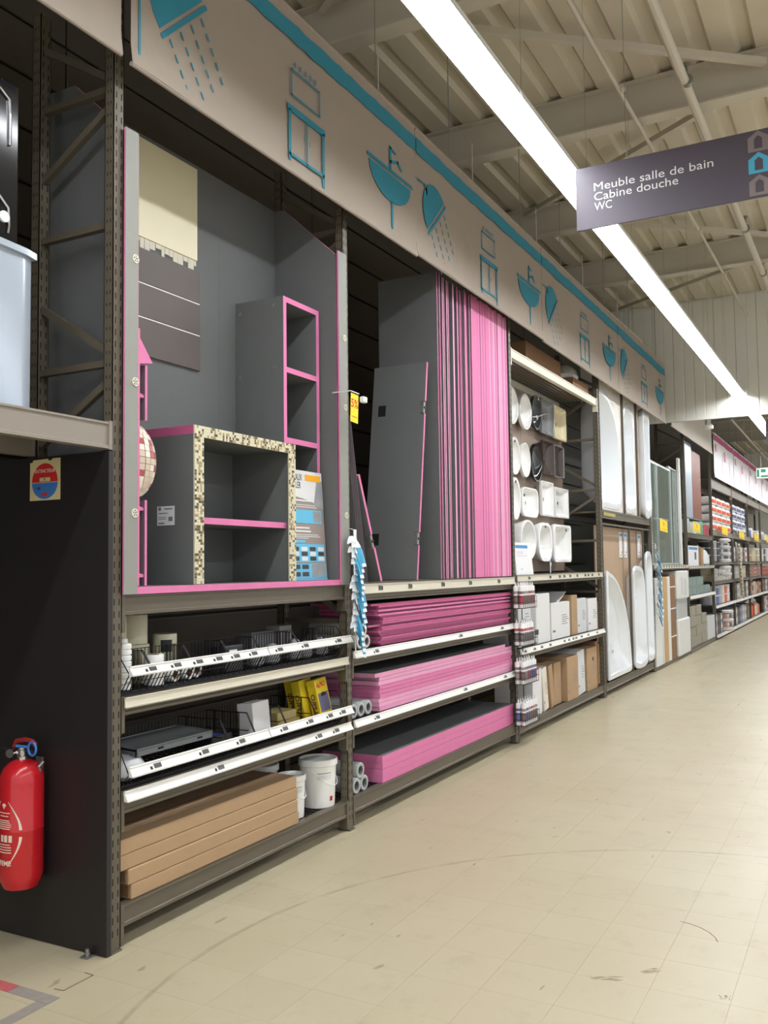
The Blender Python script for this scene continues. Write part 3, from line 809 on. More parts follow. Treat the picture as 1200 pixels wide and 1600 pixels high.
text('AB', 0.016, lambda u, v, d: P_(u-0.035, 1.842+v, 0.0027+d), BLACKINK, 'lettering', t, align='CENTER')

# ------------------------------------------------------------------ goods on the bridge beam
METP = mat('pale_blue_enamel', (176, 186, 198), 0.22, 0.25, var=0.03)
t = thing('shower_cabin_panel', 'pale blue grey curved enamel panel standing on the bridge beam', 'panel', (2.0, 0.12, 2.1))
g = G()
prof = [(2.375, 0.10), (2.382, 0.108), (2.382, 0.22), (1.2, 0.22), (1.2, 0.085), (1.6, 0.068), (2.0, 0.064), (2.2, 0.072), (2.32, 0.085)]
g.rings([[(q[0], q[1], z) for q in prof] for z in (2.0985, 2.69)]); g.build('curved_front', METP, t)
g = G(); prof2 = [(2.395, 0.09), (2.395, 0.235), (1.19, 0.235), (1.19, 0.07), (1.6, 0.052), (2.0, 0.048), (2.2, 0.056), (2.33, 0.070)]
g.rings([[(q[0], q[1], z) for q in prof2] for z in (2.69, 2.715)]); g.build('top_rim', METP, t)
t = thing('tap_display', 'glossy black display tower with chrome edged openings above the bridge beam', 'display', (2.15, 0.30, 2.72))
GBLK = mat('glossy_black', (20, 20, 22), 0.12, var=0.02)
g = G(); g.cbox(1.7, 2.41, 0.20, 0.42, 2.716, 3.42, 0.02); g.build('tower_body', GBLK, t)
g = G()
g.tube([(2.20, 0.195, 3.36), (2.30, 0.195, 3.36), (2.345, 0.195, 3.33), (2.35, 0.195, 3.27), (2.35, 0.195, 3.15)], 0.006, 6)
g.tube([(2.29, 0.195, 3.12), (2.275, 0.195, 3.08), (2.275, 0.195, 2.98), (2.30, 0.195, 2.94), (2.345, 0.195, 2.90), (2.35, 0.195, 2.83), (2.345, 0.195, 2.80)], 0.007, 6)
g.build('chrome_trim', CHROME, t)
g = G(); g.cyl((2.325, 0.199, 2.86), (2.325, 0.188, 2.86), 0.022, 18); g.build('round_sticker', WHITE, t)
# ------------------------------------------------------------------ pink and grey display booth (bay one)
def panel(name, x0, x1, y0, y1, z0, z1, ax, parent, mg=GREY, mp=PINK, **k):
    g = G(); g.box(x0, x1, y0, y1, z0, z1, 1, ax, 0); return g.build(name, [mg, mp], parent, smooth=False, **k)
t = booth = thing('display_booth', 'open grey board display booth with pink foam edges', 'display', (3.65, 0.22, 1.40))
g = G()
def side(x0, x1, yb_=0.447):
    g = G(); pts = [(-0.002, 1.432), (yb_, 1.432), (yb_, 3.66), (0.36, 3.66), (-0.002, 3.325)]
    A = [g.p((x0, a, b)) for a, b in pts]; B = [g.p((x1, a, b)) for a, b in pts]
    g.face(A, 0); g.face(B[::-1], 0)
    for i in range(5): g.face([A[i], B[i], B[(i+1)%5], A[(i+1)%5]][::-1], 1)
    return g.build('side_panel', [GREY, PINK], booth, smooth=False)
side(2.824, 2.846, 0.56); side(4.462, 4.484)
panel('back_panel', 2.8465, 4.4615, 0.426, 0.446, 1.432, 3.665, 1, booth)
g = G(); g.box(3.925, 3.929, 0.4245, 0.4262, 1.44, 3.3); g.build('board_joint', GREY, booth, smooth=False)
panel('base_board', 2.826, 4.47, -0.012, 0.44, 1.4015, 1.4315, 2, booth)
rosettes = []
def rosette(x, y, z, parent):
    g = G(); n = 10; r = 0.019
    g.cyl((x, y, z), (x, y-0.004, z), r, 18, 0)
    for k in range(5):
        a = 2*PI*k/5+0.4
        g.box(x+r*0.55*math.cos(a)-0.003, x+r*0.55*math.cos(a)+0.003, y-0.0046, y-0.003, z+r*0.55*math.sin(a)-0.003, z+r*0.55*math.sin(a)+0.003, 1)
    g.cyl((x, y, z), (x, y-0.006, z), 0.003, 8, 1)
    return g.build('screw_washer', [RAILC, GREY], parent)
for (xa, xb, zs) in ((2.747, 2.823, (2.80, 2.28, 1.735)), (4.458, 4.552, (2.84, 2.43, 1.80))):
    g = G(); g.box(xa, xb, -0.0225, -0.0135, 1.402, 3.345, 1, 1, 0)
    s = g.build('front_strip', [GREYL, PINK], booth, smooth=False)
    for z in zs: rosette(xb-0.018 if xa < 3 else xb-0.03, -0.0225, z, s)

# tile samples on the back panel
CRM = mat('cream_tile', (222, 212, 178), 0.35, var=0.03, scale=6); PLASTER = mat('torn_white_backing', (212, 206, 190), 0.9, var=0.15, scale=30)
BRN = mat('brown_wood_tile', (92, 82, 78), 0.5, var=0.12, scale=7)
t = thing('tile_sample', 'large cream tile sample fixed high on the grey back panel', 'tile', (3.42, 0.42, 3.09))
g = G(); g.cbox(3.05, 3.73, 0.415, 0.4255, 3.14, 3.64, 0.001); g.build('tile', CRM, t)
g = G(); random.seed(3)
x = 3.06
while x < 3.71:
    w = 0.015+0.03*random.random(); h = 0.02+0.05*random.random()
    g.cbox(x, min(x+w, 3.725), 0.4165+0.003*random.random(), 0.4255, 3.14-h, 3.138, 0.001); x += w + 0.002
g.build('torn_backing', PLASTER, t, smooth=False)
t = thing('tile_sample', 'three dark brown plank tiles stacked on the grey back panel', 'tile', (3.42, 0.42, 2.55))
for z0, z1 in ((2.55, 2.735), (2.742, 2.905), (2.912, 3.082)):
    g = G(); g.cbox(3.05, 3.75, 0.412, 0.4225, z0, z1, 0.0012); g.build('tile', BRN, t)
g = G(); g.box(3.05, 3.749, 0.4155, 0.4255, 2.551, 3.081); g.build('white_joint', WHITE, t, smooth=False)

# pink niche on the left side panel
t = thing('wall_niche', 'pink edged shelf niche with pointed top on the left side panel', 'niche', (2.88, 0.06, 1.44))
g = G(); g.box(2.8465, 2.858, 0.0, 0.12, 1.435, 2.52); g.build('back_rail', PINK, t, smooth=False)
for za_, zb_ in ((1.435, 1.795), (2.135, 2.37)):
    g = G(); g.box(2.893, 2.907, 0.004, 0.12, za_, zb_, 1, 0, 0); g.build('front_board', [GREY, PINK], t, smooth=False)
g = G(); g.prism([(2.858, 2.48), (2.935, 2.385), (2.858, 2.37)], lambda u, v, d: (u, d, v), 0.0, 0.12); g.build('pointed_top', PINK, t, smooth=False)
for z in (2.23, 1.75, 1.47):
    g = G(); g.prism([(2.858, z), (2.893, z), (2.893, z+0.012), (2.858, z+0.02)], lambda u, v, d: (u, d, v), 0.01, 0.12); g.build('niche_shelf', PINK, t, smooth=False)
# round mosaic covered dome
MR = mat('mosaic_red', (170, 78, 72), 0.3, var=0.05); MB_ = mat('mosaic_beige', (206, 188, 168), 0.3, var=0.05); MW = mat('mosaic_ivory', (228, 224, 208), 0.3, var=0.04); GROUT = mat('mosaic_grout', (92, 78, 70), 0.9, var=0)
t = thing('mosaic_dome', 'rounded red and ivory mosaic dome bulging from the left side panel', 'mosaic', (2.93, 0.06, 1.80))
cx, cy, cz, R_ = 2.859, 0.062, 1.965, 0.165
def dome(a, b, r):  # a: elevation -90..90 (z), b: around from -y through +x to +y
    return Vector((cx + 0.92*r*math.cos(a)*math.sin(b), cy - 0.36*r*math.cos(a)*math.cos(b), cz + r*math.sin(a)))
g = G(); nn, mm = 24, 24
I = [[g.p(dome(-PI/2+PI*i/nn, PI*j/mm, R_)) for j in range(mm+1)] for i in range(nn+1)]
for i in range(nn):
    for j in range(mm): g.face([I[i][j], I[i][j+1], I[i+1][j+1], I[i+1][j]])
g.face([I[i][0] for i in range(nn+1)] + [I[i][mm] for i in range(nn, -1, -1)])
g.build('dome_core', GROUT, t)
g = G(); random.seed(11)
for i in range(1, 14):
    a0 = -1.10+2.2*(i-1)/13; a1 = a0+2.2/13*0.92
    cnt = max(6, int(13*math.cos((a0+a1)/2)))
    for j in range(cnt):
        b0 = PI*j/cnt+0.01; b1 = PI*(j+0.88)/cnt; mi = random.choice((0, 1, 1, 2, 2, 1))
        q = [g.p(dome(a, b, R_+0.004)) for a, b in ((a0, b0), (a0, b1), (a1, b1), (a1, b0))]; g.face(q, mi)
        w = [g.p(dome(a, b, R_-0.001)) for a, b in ((a0, b0), (a0, b1), (a1, b1), (a1, b0))]
        for k in range(4): g.face([q[k], w[k], w[(k+1)%4], q[(k+1)%4]], mi)
g.build('mosaic_tiles', [MR, MB_, MW], t, smooth=False, kind='stuff')

# vanity base faced with small mosaic
t = thing('vanity_base', 'grey board vanity base with ivory and brown mosaic front frame', 'cabinet', (3.65, 0.23, 1.432))
xa, xb, ya, yb, za, zb = 3.235, 4.062, 0.028, 0.424, 1.432, 2.163
panel('side_panel', xa, xa+0.05, ya, yb, za, zb-0.04, 0, t); panel('side_panel', xb-0.05, xb, ya, yb, za, zb-0.04, 0, t)
g = G(); g.box(xa, xb, ya, yb, zb-0.04, zb, 1, 2, 0); g.build('top_panel', [GREY, PINKD], t, smooth=False)
panel('middle_shelf', xa+0.05, xb-0.05, ya+0.02, yb-0.02, 1.712, 1.742, 2, t)
panel('back_board', xa+0.05, xb-0.05, yb-0.02, yb, za, zb-0.04, 1, t)
g = G(); random.seed(5)
MK = [mat('mosaic_cream', (226, 220, 190), 0.3, var=0.06), mat('mosaic_tan', (176, 156, 118), 0.3, var=0.06), mat('mosaic_umber', (96, 82, 62), 0.3, var=0.06), mat('mosaic_grout_cream', (210, 204, 178), 0.9, var=0.05)]
def mos(u0, u1, v0, v1):
    p = 0.0128; nu = max(1, round((u1-u0)/p)); nv = max(1, round((v1-v0)/p))
    g.box(u0, u1, ya-0.006, ya, v0, v1, 3)
    for i in range(nu):
        for j in range(nv):
            r = random.random(); mi = 0 if r < 0.58 else (1 if r < 0.78 else 2)
            du = (u1-u0)/nu; dv = (v1-v0)/nv
            a = u0+du*i+0.001; b = v0+dv*j+0.001
            g.box(a, a+du-0.002, ya-0.0085, ya-0.005, b, b+dv-0.002, mi)
mos(xa, xa+0.065, za+0.001, zb-0.052); mos(xb-0.062, xb, za+0.001, zb-0.052); mos(xa, xb, zb-0.052, zb)
g.build('mosaic_facing', MK, t, smooth=False, kind='stuff')
g = G(); pq = lambda u, v, d: Vector((xa-d, u, v))
g.prism([(0.139, 1.706), (0.243, 1.706), (0.243, 1.795), (0.139, 1.795)], pq, 0.0005, 0.0012); lab = g.build('label_sheet', PAPER, t, smooth=False)
g = G()
for (u0, u1, v0, v1) in ((0.15, 0.20, 1.779, 1.785), (0.18, 0.235, 1.76, 1.764), (0.19, 0.235, 1.742, 1.745), (0.19, 0.235, 1.734, 1.737), (0.20, 0.235, 1.712, 1.719), (0.15, 0.175, 1.725, 1.745)):
    g.prism([(u0, v0), (u1, v0), (u1, v1), (u0, v1)], pq, 0.0013, 0.0018)
g.cyl((xa-0.0013, 0.228, 1.783), (xa-0.0018, 0.228, 1.783), 0.009, 14); g.build('print', GREYINK, lab, smooth=False)

# tall open shelf unit
t = thing('shelf_tower', 'tall narrow grey shelf tower with pink front edges', 'shelf', (4.26, 0.26, 1.432))
xa, xb, ya, yb, za, zb = 4.072, 4.436, 0.10, 0.424, 1.432, 2.995
panel('side_panel', xa, xa+0.03, ya, yb, za, zb, 0, t); panel('side_panel', xb-0.03, xb, ya, yb, za, zb, 0, t)
panel('back_board', xa+0.03, xb-0.03, yb-0.02, yb, za, zb, 1, t)
panel('top_panel', xa+0.03, xb-0.03, ya, yb-0.02, zb-0.03, zb, 2, t)
for z in (2.575, 2.185, 1.80): panel('shelf_board', xa+0.03, xb-0.03, ya, yb-0.02, z, z+0.03, 2, t)
for y, z in ((0.16, 2.95), (0.39, 2.93), (0.16, 2.60), (0.39, 2.57)):
    g = G(); g.cyl((xa, y, z), (xa-0.003, y, z), 0.012, 14); g.build('screw_washer', STEEL, t)

# leaning printed board
PBR = mat('poster_taupe', (150, 136, 130), 0.5, var=0.03); PBL = mat('poster_blue', (96, 184, 220), 0.5, var=0.02); PGR = mat('poster_photo_grey', (150, 152, 154), 0.5, var=0.3, scale=20)
PLG = mat('poster_photo_white', (222, 222, 222), 0.5, var=0.08, scale=14); PDK = mat('poster_photo_dark', (60, 58, 60), 0.5, var=0.2, scale=60); POR = mat('poster_amber', (246, 176, 30), 0.5, var=0)
t = thing('info_board', 'leaning printed board about tiling panels in taupe and blue', 'poster', (4.26, 0.05, 1.432))
x0, x1 = 4.078, 4.43
def lean(u, v, d): return Vector((x0+u, 0.052+0.038*(v/0.61)-d, 1.4325+v))
def rect(u0, u1, v0, v1, m, d=0.0, nm='print', th=0.0007):
    g = G(); g.prism([(u0, v0), (u1, v0), (u1, v1), (u0, v1)], lean, d, d+th); return g.build(nm, m, t, smooth=False)
W_ = x1-x0
rect(0, W_, 0, 0.61, PBR, -0.006, 'board', 0.006)
g = G(); g.prism([(0, 0.47), (0, 0.61), (W_, 0.61), (W_, 0.40), (W_*0.6, 0.445)], lean, 0.0002, 0.0009); g.build('photo', PLG, t, smooth=False)
g = G(); g.prism([(W_*0.72, 0.42), (W_, 0.40), (W_, 0.56), (W_*0.85, 0.58)], lean, 0.001, 0.0015); g.build('photo', PGR, t, smooth=False)
rect(W_*0.5, W_*0.95, 0.555, 0.59, POR, 0.0016)
rect(0, W_*0.16, 0.455, 0.475, PBL, 0.0012); rect(0, W_*0.92, 0.315, 0.39, PBL, 0.001); rect(0, W_*0.40, 0.207, 0.222, PBL, 0.001)
rect(W_*0.68, W_*0.9, 0.325, 0.385, PGR, 0.0018); rect(0, W_*0.95, 0.10, 0.20, PBL, 0.001); rect(0, W_*0.97, 0.012, 0.092, PBL, 0.001); rect(0, W_, 0.0, 0.010, PBL, 0.001)
rect(W_*0.55, W_*0.94, 0.018, 0.09, PGR, 0.0018)
for i in range(4):
    for j in range(3):
        rect(0.012+i*0.085, 0.012+i*0.085+0.06, 0.108+j*0.027, 0.108+j*0.027+0.022, (PLG if (i+j) % 2 else PDK), 0.0018)
for i in range(2): rect(0.01+i*0.085, 0.075+i*0.085, 0.062, 0.086, PDK, 0.0018); rect(0.01+i*0.085, 0.075+i*0.085, 0.022, 0.046, PDK, 0.0018)
for v, w in ((0.437, 0.72), (0.415, 0.75), (0.404, 0.8), (0.285, 0.55), (0.266, 0.58), (0.25, 0.8), (0.24, 0.85), (0.23, 0.5)):
    rect(0.005, W_*w, v, v+(0.009 if v in (0.437, 0.285, 0.266) else 0.004), PLG, 0.001)
text('EAUX', 0.052, lambda u, v, d: lean(0.062+u*0.62, 0.553+v, 0.0012+d), BLACKINK, 'lettering', t)
text('ELER', 0.052, lambda u, v, d: lean(0.062+u*0.62, 0.508+v, 0.0012+d), BLACKINK, 'lettering', t)

# ------------------------------------------------------------------ bay one, lower shelves
def carton(name, label, x0, x1, y0, y1, z0, z1, m=CARD, group=None, tape=True, ch=0.003, cat='box', M=None, tm=None):
    if not tape:
        g = G(M); g.cbox(x0, x1, y0, y1, z0, z1, ch); return g.build(name, m, label=label, cat=cat, group=group)
    t = thing(name, label, cat, (M @ Vector(((x0+x1)/2, (y0+y1)/2, z0))) if M is not None else ((x0+x1)/2, (y0+y1)/2, z0), group)
    g = G(M); g.cbox(x0, x1, y0, y1, z0, z1, ch); g.build('carton_body', m, t)
    g = G(M); zc = (z0+z1)/2
    if (x1-x0) > (y1-y0): g.box(x0+0.002, x1-0.002, (y0+y1)/2-0.02, (y0+y1)/2+0.02, z1, z1+0.0006)
    else: g.box((x0+x1)/2-0.015, (x0+x1)/2+0.015, y0+0.002, y1-0.002, z1, z1+0.0006)
    g.build('tape', tm or CARDD, t, smooth=False)
    return t
zz = [0.1655, 0.228, 0.290, 0.352, 0.414]
LB = ['lowest flat cardboard box in the long stack beside the buckets', 'second flat cardboard box from the bottom of the long stack', 'third flat cardboard box from the bottom of the long stack', 'topmost flat cardboard box of the long stack beside the buckets']
for k in range(4):
    x0 = 2.832 if k == 0 else (2.815 if k == 1 else 2.775)
    y0 = 0.012 if k < 2 else 0.020
    t = carton('flat_box', LB[k], x0, 4.06 - 0.01*(k % 2), y0, 0.33, zz[k]+0.0006, zz[k+1]-0.0004, ch=0.004)
    if k < 2:
        g = G(); g.box(x0-0.0006, x0, 0.03, 0.30, zz[k]+0.01, zz[k+1]-0.01); g.build('end_flap', CARDD, t, smooth=False)
def bucket(x, y, z, r, h, label, handle=True, warn=False):
    t = thing('bucket', label, 'bucket', (x, y, z))
    g = G(); g.lathe([(r*0.86, z), (r*0.87, z+0.006), (r*0.955, z+h*0.86), (r, z+h*0.865), (r, z+h*0.875), (r*0.97, z+h*0.88)], (x, y, 0), 32); g.build('pail', WHITE, t)
    g = G(); g.lathe([(r*1.0, z+h*0.86), (r*1.03, z+h*0.87), (r*1.03, z+h*0.985), (r*0.99, z+h), (r*0.95, z+h), (r*0.92, z+h*0.96), (0.01, z+h*0.96)], (x, y, 0), 32); g.build('lid', WHITE, t)
    if handle:
        g = G(); g.tube([(x + (r*1.01)*math.cos(a), y + (r*1.01)*math.sin(a), z+h*(0.8 - 0.35*math.sin(PI*(k/16)))) for k, a in enumerate([-PI*0.93+PI*0.93*q/16 for q in range(17)])], 0.0022, 6)
        g.build('handle', WHITE, t)
    def cw(u, v, d):
        a = -PI*0.70 + u/r
        rr = r*(0.87+0.085*(v-z)/(h*0.86))+0.0008+d
        return Vector((x+rr*math.cos(a), y+rr*math.sin(a), v))
    g = G()
    for i in range(6):
        for k, (v0, v1) in enumerate(((0.72, 0.735), (0.60, 0.69))):
            g.prism([(-0.045+0.015*i, z+h*v0), (-0.045+0.015*(i+1), z+h*v0), (-0.045+0.015*(i+1), z+h*v1), (-0.045+0.015*i, z+h*v1)], cw, 0, 0.0003, 0 if k == 0 else 1)
    g.build('printed_label', [GREYINK, mat('label_pale_grey', (214, 214, 214), 0.6, var=0.05, scale=60)], t, smooth=False)
    if warn:
        g = G(); g.prism([(0.04, z+h*0.13), (0.064, z+h*0.13), (0.064, z+h*0.23), (0.04, z+h*0.23)], cw, 0.0003, 0.0006); g.build('warning_square', REDINK, t, smooth=False)
        g = G(); g.prism([(0.043, z+h*0.145), (0.047, z+h*0.14), (0.061, z+h*0.215), (0.057, z+h*0.22)], cw, 0.0007, 0.001); g.prism([(0.043, z+h*0.215), (0.047, z+h*0.22), (0.061, z+h*0.145), (0.057, z+h*0.14)], cw, 0.0007, 0.001); g.build('warning_cross', BLACKINK, t, smooth=False)
bucket(4.155, 0.125, 0.1656, 0.078, 0.225, 'small white lidded bucket next to the cardboard box stack')
bucket(4.425, 0.125, 0.1656, 0.108, 0.262, 'large white lidded bucket with red warning square', warn=True)
bucket(4.20, 0.36, 0.1656, 0.10, 0.25, 'white bucket half hidden behind the small bucket')

def wire_basket(x0, x1, z0, zr, label, group, depth=0.30, back=0.16):
    t = thing('wire_basket', label, 'basket', ((x0+x1)/2, 0.12, z0), group)
    r = 0.0016; g = G(); n = max(5, int((x1-x0)/0.022))
    for k in range(n+1):
        x = x0 + (x1-x0)*k/n
        g.bar((x, 0.03, z0+0.003), (x, -0.014, zr), 0.003, 0.003)
    for q in (0.0, 0.5): g.bar((x0, 0.03-0.044*q, z0+0.003+(zr-z0)*q), (x1, 0.03-0.044*q, z0+0.003+(zr-z0)*q), 0.003, 0.003)
    g.build('front_grid', WIRE, t, smooth=False)
    for x in (x0, x1):
        g = G(); g.tube([(x, -0.012, zr), (x, 0.05, z0+back), (x, depth, z0+back), (x, depth, z0+0.003), (x, 0.03, z0+0.003)], 0.0025, 5)
        for k in range(1, 5):
            y = 0.05+(depth-0.05)*k/5; g.bar((x, y, z0+0.003), (x, y, z0+back), 0.0028, 0.0028)
        g.bar((x, 0.04, z0+back*0.5), (x, depth, z0+back*0.5), 0.0028, 0.0028)
        g.build('side_grid', WIRE, t, smooth=False)
    g = G()
    for k in range(n+1):
        x = x0 + (x1-x0)*k/n; g.bar((x, 0.03, z0+0.003), (x, depth, z0+0.003), 0.0025, 0.0025)
    g.build('bottom_grid', WIRE, t, smooth=False)
    g = G()
    for k in range(n+1):
        x = x0 + (x1-x0)*k/n; g.bar((x, depth, z0+0.003), (x, depth, z0+back), 0.0025, 0.0025)
    for q in (0.5, 1.0): g.bar((x0, depth, z0+back*q), (x1, depth, z0+back*q), 0.003, 0.003)
    g.build('back_grid', WIRE, t, smooth=False)
    return t
cut2 = [2.78, 2.935, 3.17, 3.40, 3.63, 3.70, 4.0, 4.27, 4.53]
UP = [2.785, 2.93, 3.19, 3.46, 3.71, 4.06, 4.32, 4.52]
for a, b in zip(UP[:-1], UP[1:]): wire_basket(a+0.004, b-0.004, 1.0006, 1.078, '%s black wire basket from the slotted upright in the tape roll row' % ORD[UP.index(a)], 'black wire baskets among the tape rolls', depth=0.145)
LO = [2.785, 3.45, 3.66, 3.93, 4.22, 4.52]
for a, b in zip(LO[:-1], LO[1:]): wire_basket(a+0.004, b-0.004, 0.6226, 0.676, '%s black wire basket from the slotted upright below the tape rolls' % ORD[LO.index(a)], 'black wire baskets below the tape rolls', back=0.17)
rt = thing('ticket_rail', 'long white ticket rail clipped on the tape roll baskets', 'price rail', (3.25, -0.02, 1.07))
rail(rt, 2.785, 3.735, 1.072, 1.108, [2.89, 3.045, 3.19, 3.33, 3.46, 3.60], yb=-0.016, name='rail_body')
rt = thing('ticket_rail', 'shorter white ticket rail clipped on the right tape baskets', 'price rail', (4.1, -0.02, 1.07))
rail(rt, 3.745, 4.565, 1.072, 1.108, [3.82, 4.06, 4.40], yb=-0.016, name='rail_body')
rt = thing('ticket_rail', 'white ticket rail in front of the grey metal trays', 'price rail', (3.3, -0.02, 0.67))
rail(rt, 2.785, 3.74, 0.668, 0.706, [2.92, 3.23, 3.50], yb=-0.016, name='rail_body')
rt = thing('ticket_rail', 'white ticket rail in front of the yellow boxes', 'price rail', (4.1, -0.02, 0.67))
rail(rt, 3.75, 4.565, 0.668, 0.706, [3.86, 4.10, 4.30, 4.44], yb=-0.016, name='rail_body')

TAPE = mat('cream_mesh_tape', (206, 202, 176), 0.7, var=0.06, scale=30, bump=0.3, bscale=250)
def vroll(x, y, z, r, h, label, m=TAPE, core=True, group=None):
    t = thing('tape_roll', label, 'roll', (x, y, z), group)
    g = G(); g.lathe([(r*0.5, z+0.004), (r*0.97, z), (r, z+0.004), (r, z+h-0.004), (r*0.97, z+h), (r*0.5, z+h-0.002)], (x, y, 0), 28, cap0=False, cap1=False); g.build('wound_tape', m, t)
    g = G(); g.lathe([(r*0.36, z+0.001), (r*0.52, z+0.001), (r*0.52, z+h-0.001), (r*0.36, z+h-0.001), (r*0.36, z+0.001)], (x, y, 0), 20, cap0=False, cap1=False); g.build('core', CARDD, t)
    return t
vroll(2.925, 0.245, 1.0006, 0.068, 0.17, 'broad cream tape roll at the bottom left of the stack'); vroll(2.955, 0.245, 1.1712, 0.060, 0.13, 'cream tape roll on top of the stack next to the upright')
vroll(3.085, 0.25, 1.1712, 0.064, 0.13, 'cream tape roll topmost beside the upright pair'); vroll(3.072, 0.24, 1.0006, 0.074, 0.17, 'cream tape roll under the topmost right roll')
t = vroll(3.255, 0.215, 1.0006, 0.055, 0.205, 'tall cream tape roll with a black picture sticker')
g = G()
def rw(u, v, d):
    a = -PI*0.70+u/0.055; return Vector((3.255+(0.0556+d)*math.cos(a), 0.215+(0.0556+d)*math.sin(a), v))
for i in range(4): g.prism([(-0.03+0.013*i, 1.125), (-0.03+0.013*(i+1), 1.125), (-0.03+0.013*(i+1), 1.18), (-0.03+0.013*i, 1.18)], rw, 0, 0.0004)
g.build('picture_sticker', BLACKINK, t, smooth=False)
# stack of white collars at the front left
for k in range(8):
    g = G(); g.lathe([(0.030, 1.0052+0.024*k), (0.034, 1.008+0.024*k), (0.034, 1.024+0.024*k), (0.028, 1.0288+0.024*k)], (2.845, 0.075, 0), 18)
    g.build('white_collar', WHITE, label='white plastic collar in the stack at the basket corner', cat='collar', group='stacked white collars')
g = G(); g.lathe([(0.020, 1.1976), (0.018, 1.215), (0.006, 1.222)], (2.845, 0.075, 0), 14); g.build('white_plug', WHITE, label='small white plug on top of the stacked collars', cat='plug')
vroll(3.03, 0.075, 1.0052, 0.042, 0.13, 'white capped roll standing in front of the cream rolls', WHITE)
def hroll(x, y0, y1, z, r, label, m, group=None, core=CARDD, ring=None):
    """roll lying with its axis across the shelf, round end facing the aisle"""
    t = thing('lying_roll', label, 'roll', (x, (y0+y1)/2, z), group)
    g = G(); n = 26
    def ringp(rr, y): return [(x+rr*math.cos(2*PI*k/n), y, z+r+rr*math.sin(2*PI*k/n)) for k in range(n)]
    g.rings([ringp(r*0.62, y1), ringp(r*0.97, y1), ringp(r, y1-0.004), ringp(r, y0+0.004), ringp(r*0.96, y0), ringp(r*0.62, y0)][::-1], cap0=False, cap1=False); g.build('wound_sheet', m, t)
    g = G(); g.rings([ringp(r*0.63, y0+0.002), ringp(r*0.50, y0+0.002), ringp(r*0.50, y1-0.002), ringp(r*0.63, y1-0.002)], cap0=False, cap1=False); g.build('core', core, t)
    return t
hroll(3.14, 0.05, 0.14, 1.0052, 0.030, 'small white roll lying in the tape basket, left one', WHITE); hroll(3.232, 0.05, 0.135, 1.0052, 0.030, 'small white roll lying in the tape basket, right one', WHITE)
hroll(3.30, 0.06, 0.14, 1.0052, 0.034, 'white roll with dark stripes beside the small rolls', PLG)
CLRB = mat('dark_product_box', (46, 47, 52), 0.4, var=0.15, scale=20); BAGC = mat('clear_plastic_bag', (150, 152, 156), 0.2, var=0.3, scale=25, alpha=0.75)
t = thing('product_box', 'dark packaged box with white label in the basket row', 'box', (3.57, 0.1, 1.0052))
g = G(); g.cbox(3.50, 3.64, 0.055, 0.135, 1.0052, 1.13, 0.003); g.build('box_body', CLRB, t)
g = G(); g.box(3.53, 3.59, 0.0538, 0.0549, 1.06, 1.11); g.build('paper_label', PAPER, t, smooth=False)
for k, (x, y, w) in enumerate(((3.79, 0.09, 0.10), (3.93, 0.09, 0.11), (4.14, 0.09, 0.10), (4.25, 0.09, 0.09), (4.41, 0.09, 0.10))):
    g = G(); n = 14
    g.rings([[(x+w*0.5*s*(1+0.08*math.sin(5*a+k))*math.cos(a), y+0.04*s*math.sin(a), 1.0056+z) for a in [2*PI*i/n for i in range(n)]] for s, z in ((0.6, 0.0), (1.0, 0.012), (1.0, 0.05), (0.7, 0.085+0.01*(k % 3)), (0.25, 0.095+0.01*(k % 3)))])
    g.build('fittings_bag', BAGC, label='crumpled clear bag of fittings in the right tape baskets', cat='bag', group='bags of fittings in the right tape baskets')
carton('product_box', 'grey carton with printed panel behind the right baskets', 4.08, 4.30, 0.33, 0.42, 1.0006, 1.15, mat('grey_carton', (130, 130, 132), 0.6, var=0.1), tape=False)
carton('product_box', 'small white carton standing behind the right baskets', 4.34, 4.46, 0.32, 0.42, 1.0006, 1.17, mat('offwhite_carton', (170, 170, 168), 0.6, var=0.08), tape=False)

# second basket row: trays, white box, cartons, yellow boxes
TRAY = mat('grey_zinc_tray', (140, 146, 148), 0.4, 0.5, var=0.08)
t = thing('drain_tray', 'flat grey metal drain tray resting on the left baskets', 'tray', (3.2, 0.16, 0.79))
g = G(); M_ = Matrix.Translation((3.16, 0.17, 0.745)) @ Matrix.Rotation(0.05, 4, 'X')
g.M = M_
g.box(-0.25, 0.25, -0.11, 0.11, 0.0, 0.006); 
for q in ((-0.25, 0.25, -0.11, -0.102), (-0.25, 0.25, 0.102, 0.11), (-0.25, -0.242, -0.11, 0.11), (0.242, 0.25, -0.11, 0.11)): g.box(q[0], q[1], q[2], q[3], -0.022, 0.010)
g.build('tray_pan', TRAY, t, smooth=False)
g = G(M_)
for x in (-0.12, 0.14): g.box(x, x+0.035, -0.1112, -0.1098, -0.012, -0.004)
g.build('slot', SLOT, t, smooth=False)
g = G(); n = 16
g.rings([[(2.90+0.10*s*math.cos(a)*(1+0.06*math.sin(3*a)), 0.13+0.085*s*math.sin(a), 0.627+z) for a in [2*PI*i/n for i in range(n)]] for s, z in ((0.7, 0), (1, 0.02), (1, 0.06), (0.8, 0.085), (0.3, 0.098))])
g.build('white_package', mat('milky_plastic_bag', (212, 214, 216), 0.3, var=0.1, scale=20), label='milky white wrapped package in the leftmost basket', cat='bag')
carton('product_box', 'dark box with blue and red print lying in the shadow', 3.475, 3.635, 0.12, 0.28, 0.6276, 0.70, CLRB, tape=False)
g = G(); g.box(3.49, 3.57, 0.13, 0.20, 0.7004, 0.7012); g.build('printed_card', mat('blue_red_print', (70, 80, 170), 0.4, var=0.4, scale=30), label='blue and red printed card on the dark box', cat='card')
M_ = Matrix.Translation((3.79, 0.09, 0.6277)) @ Matrix.Rotation(-0.10, 4, 'X') @ Matrix.Rotation(0.12, 4, 'Z')
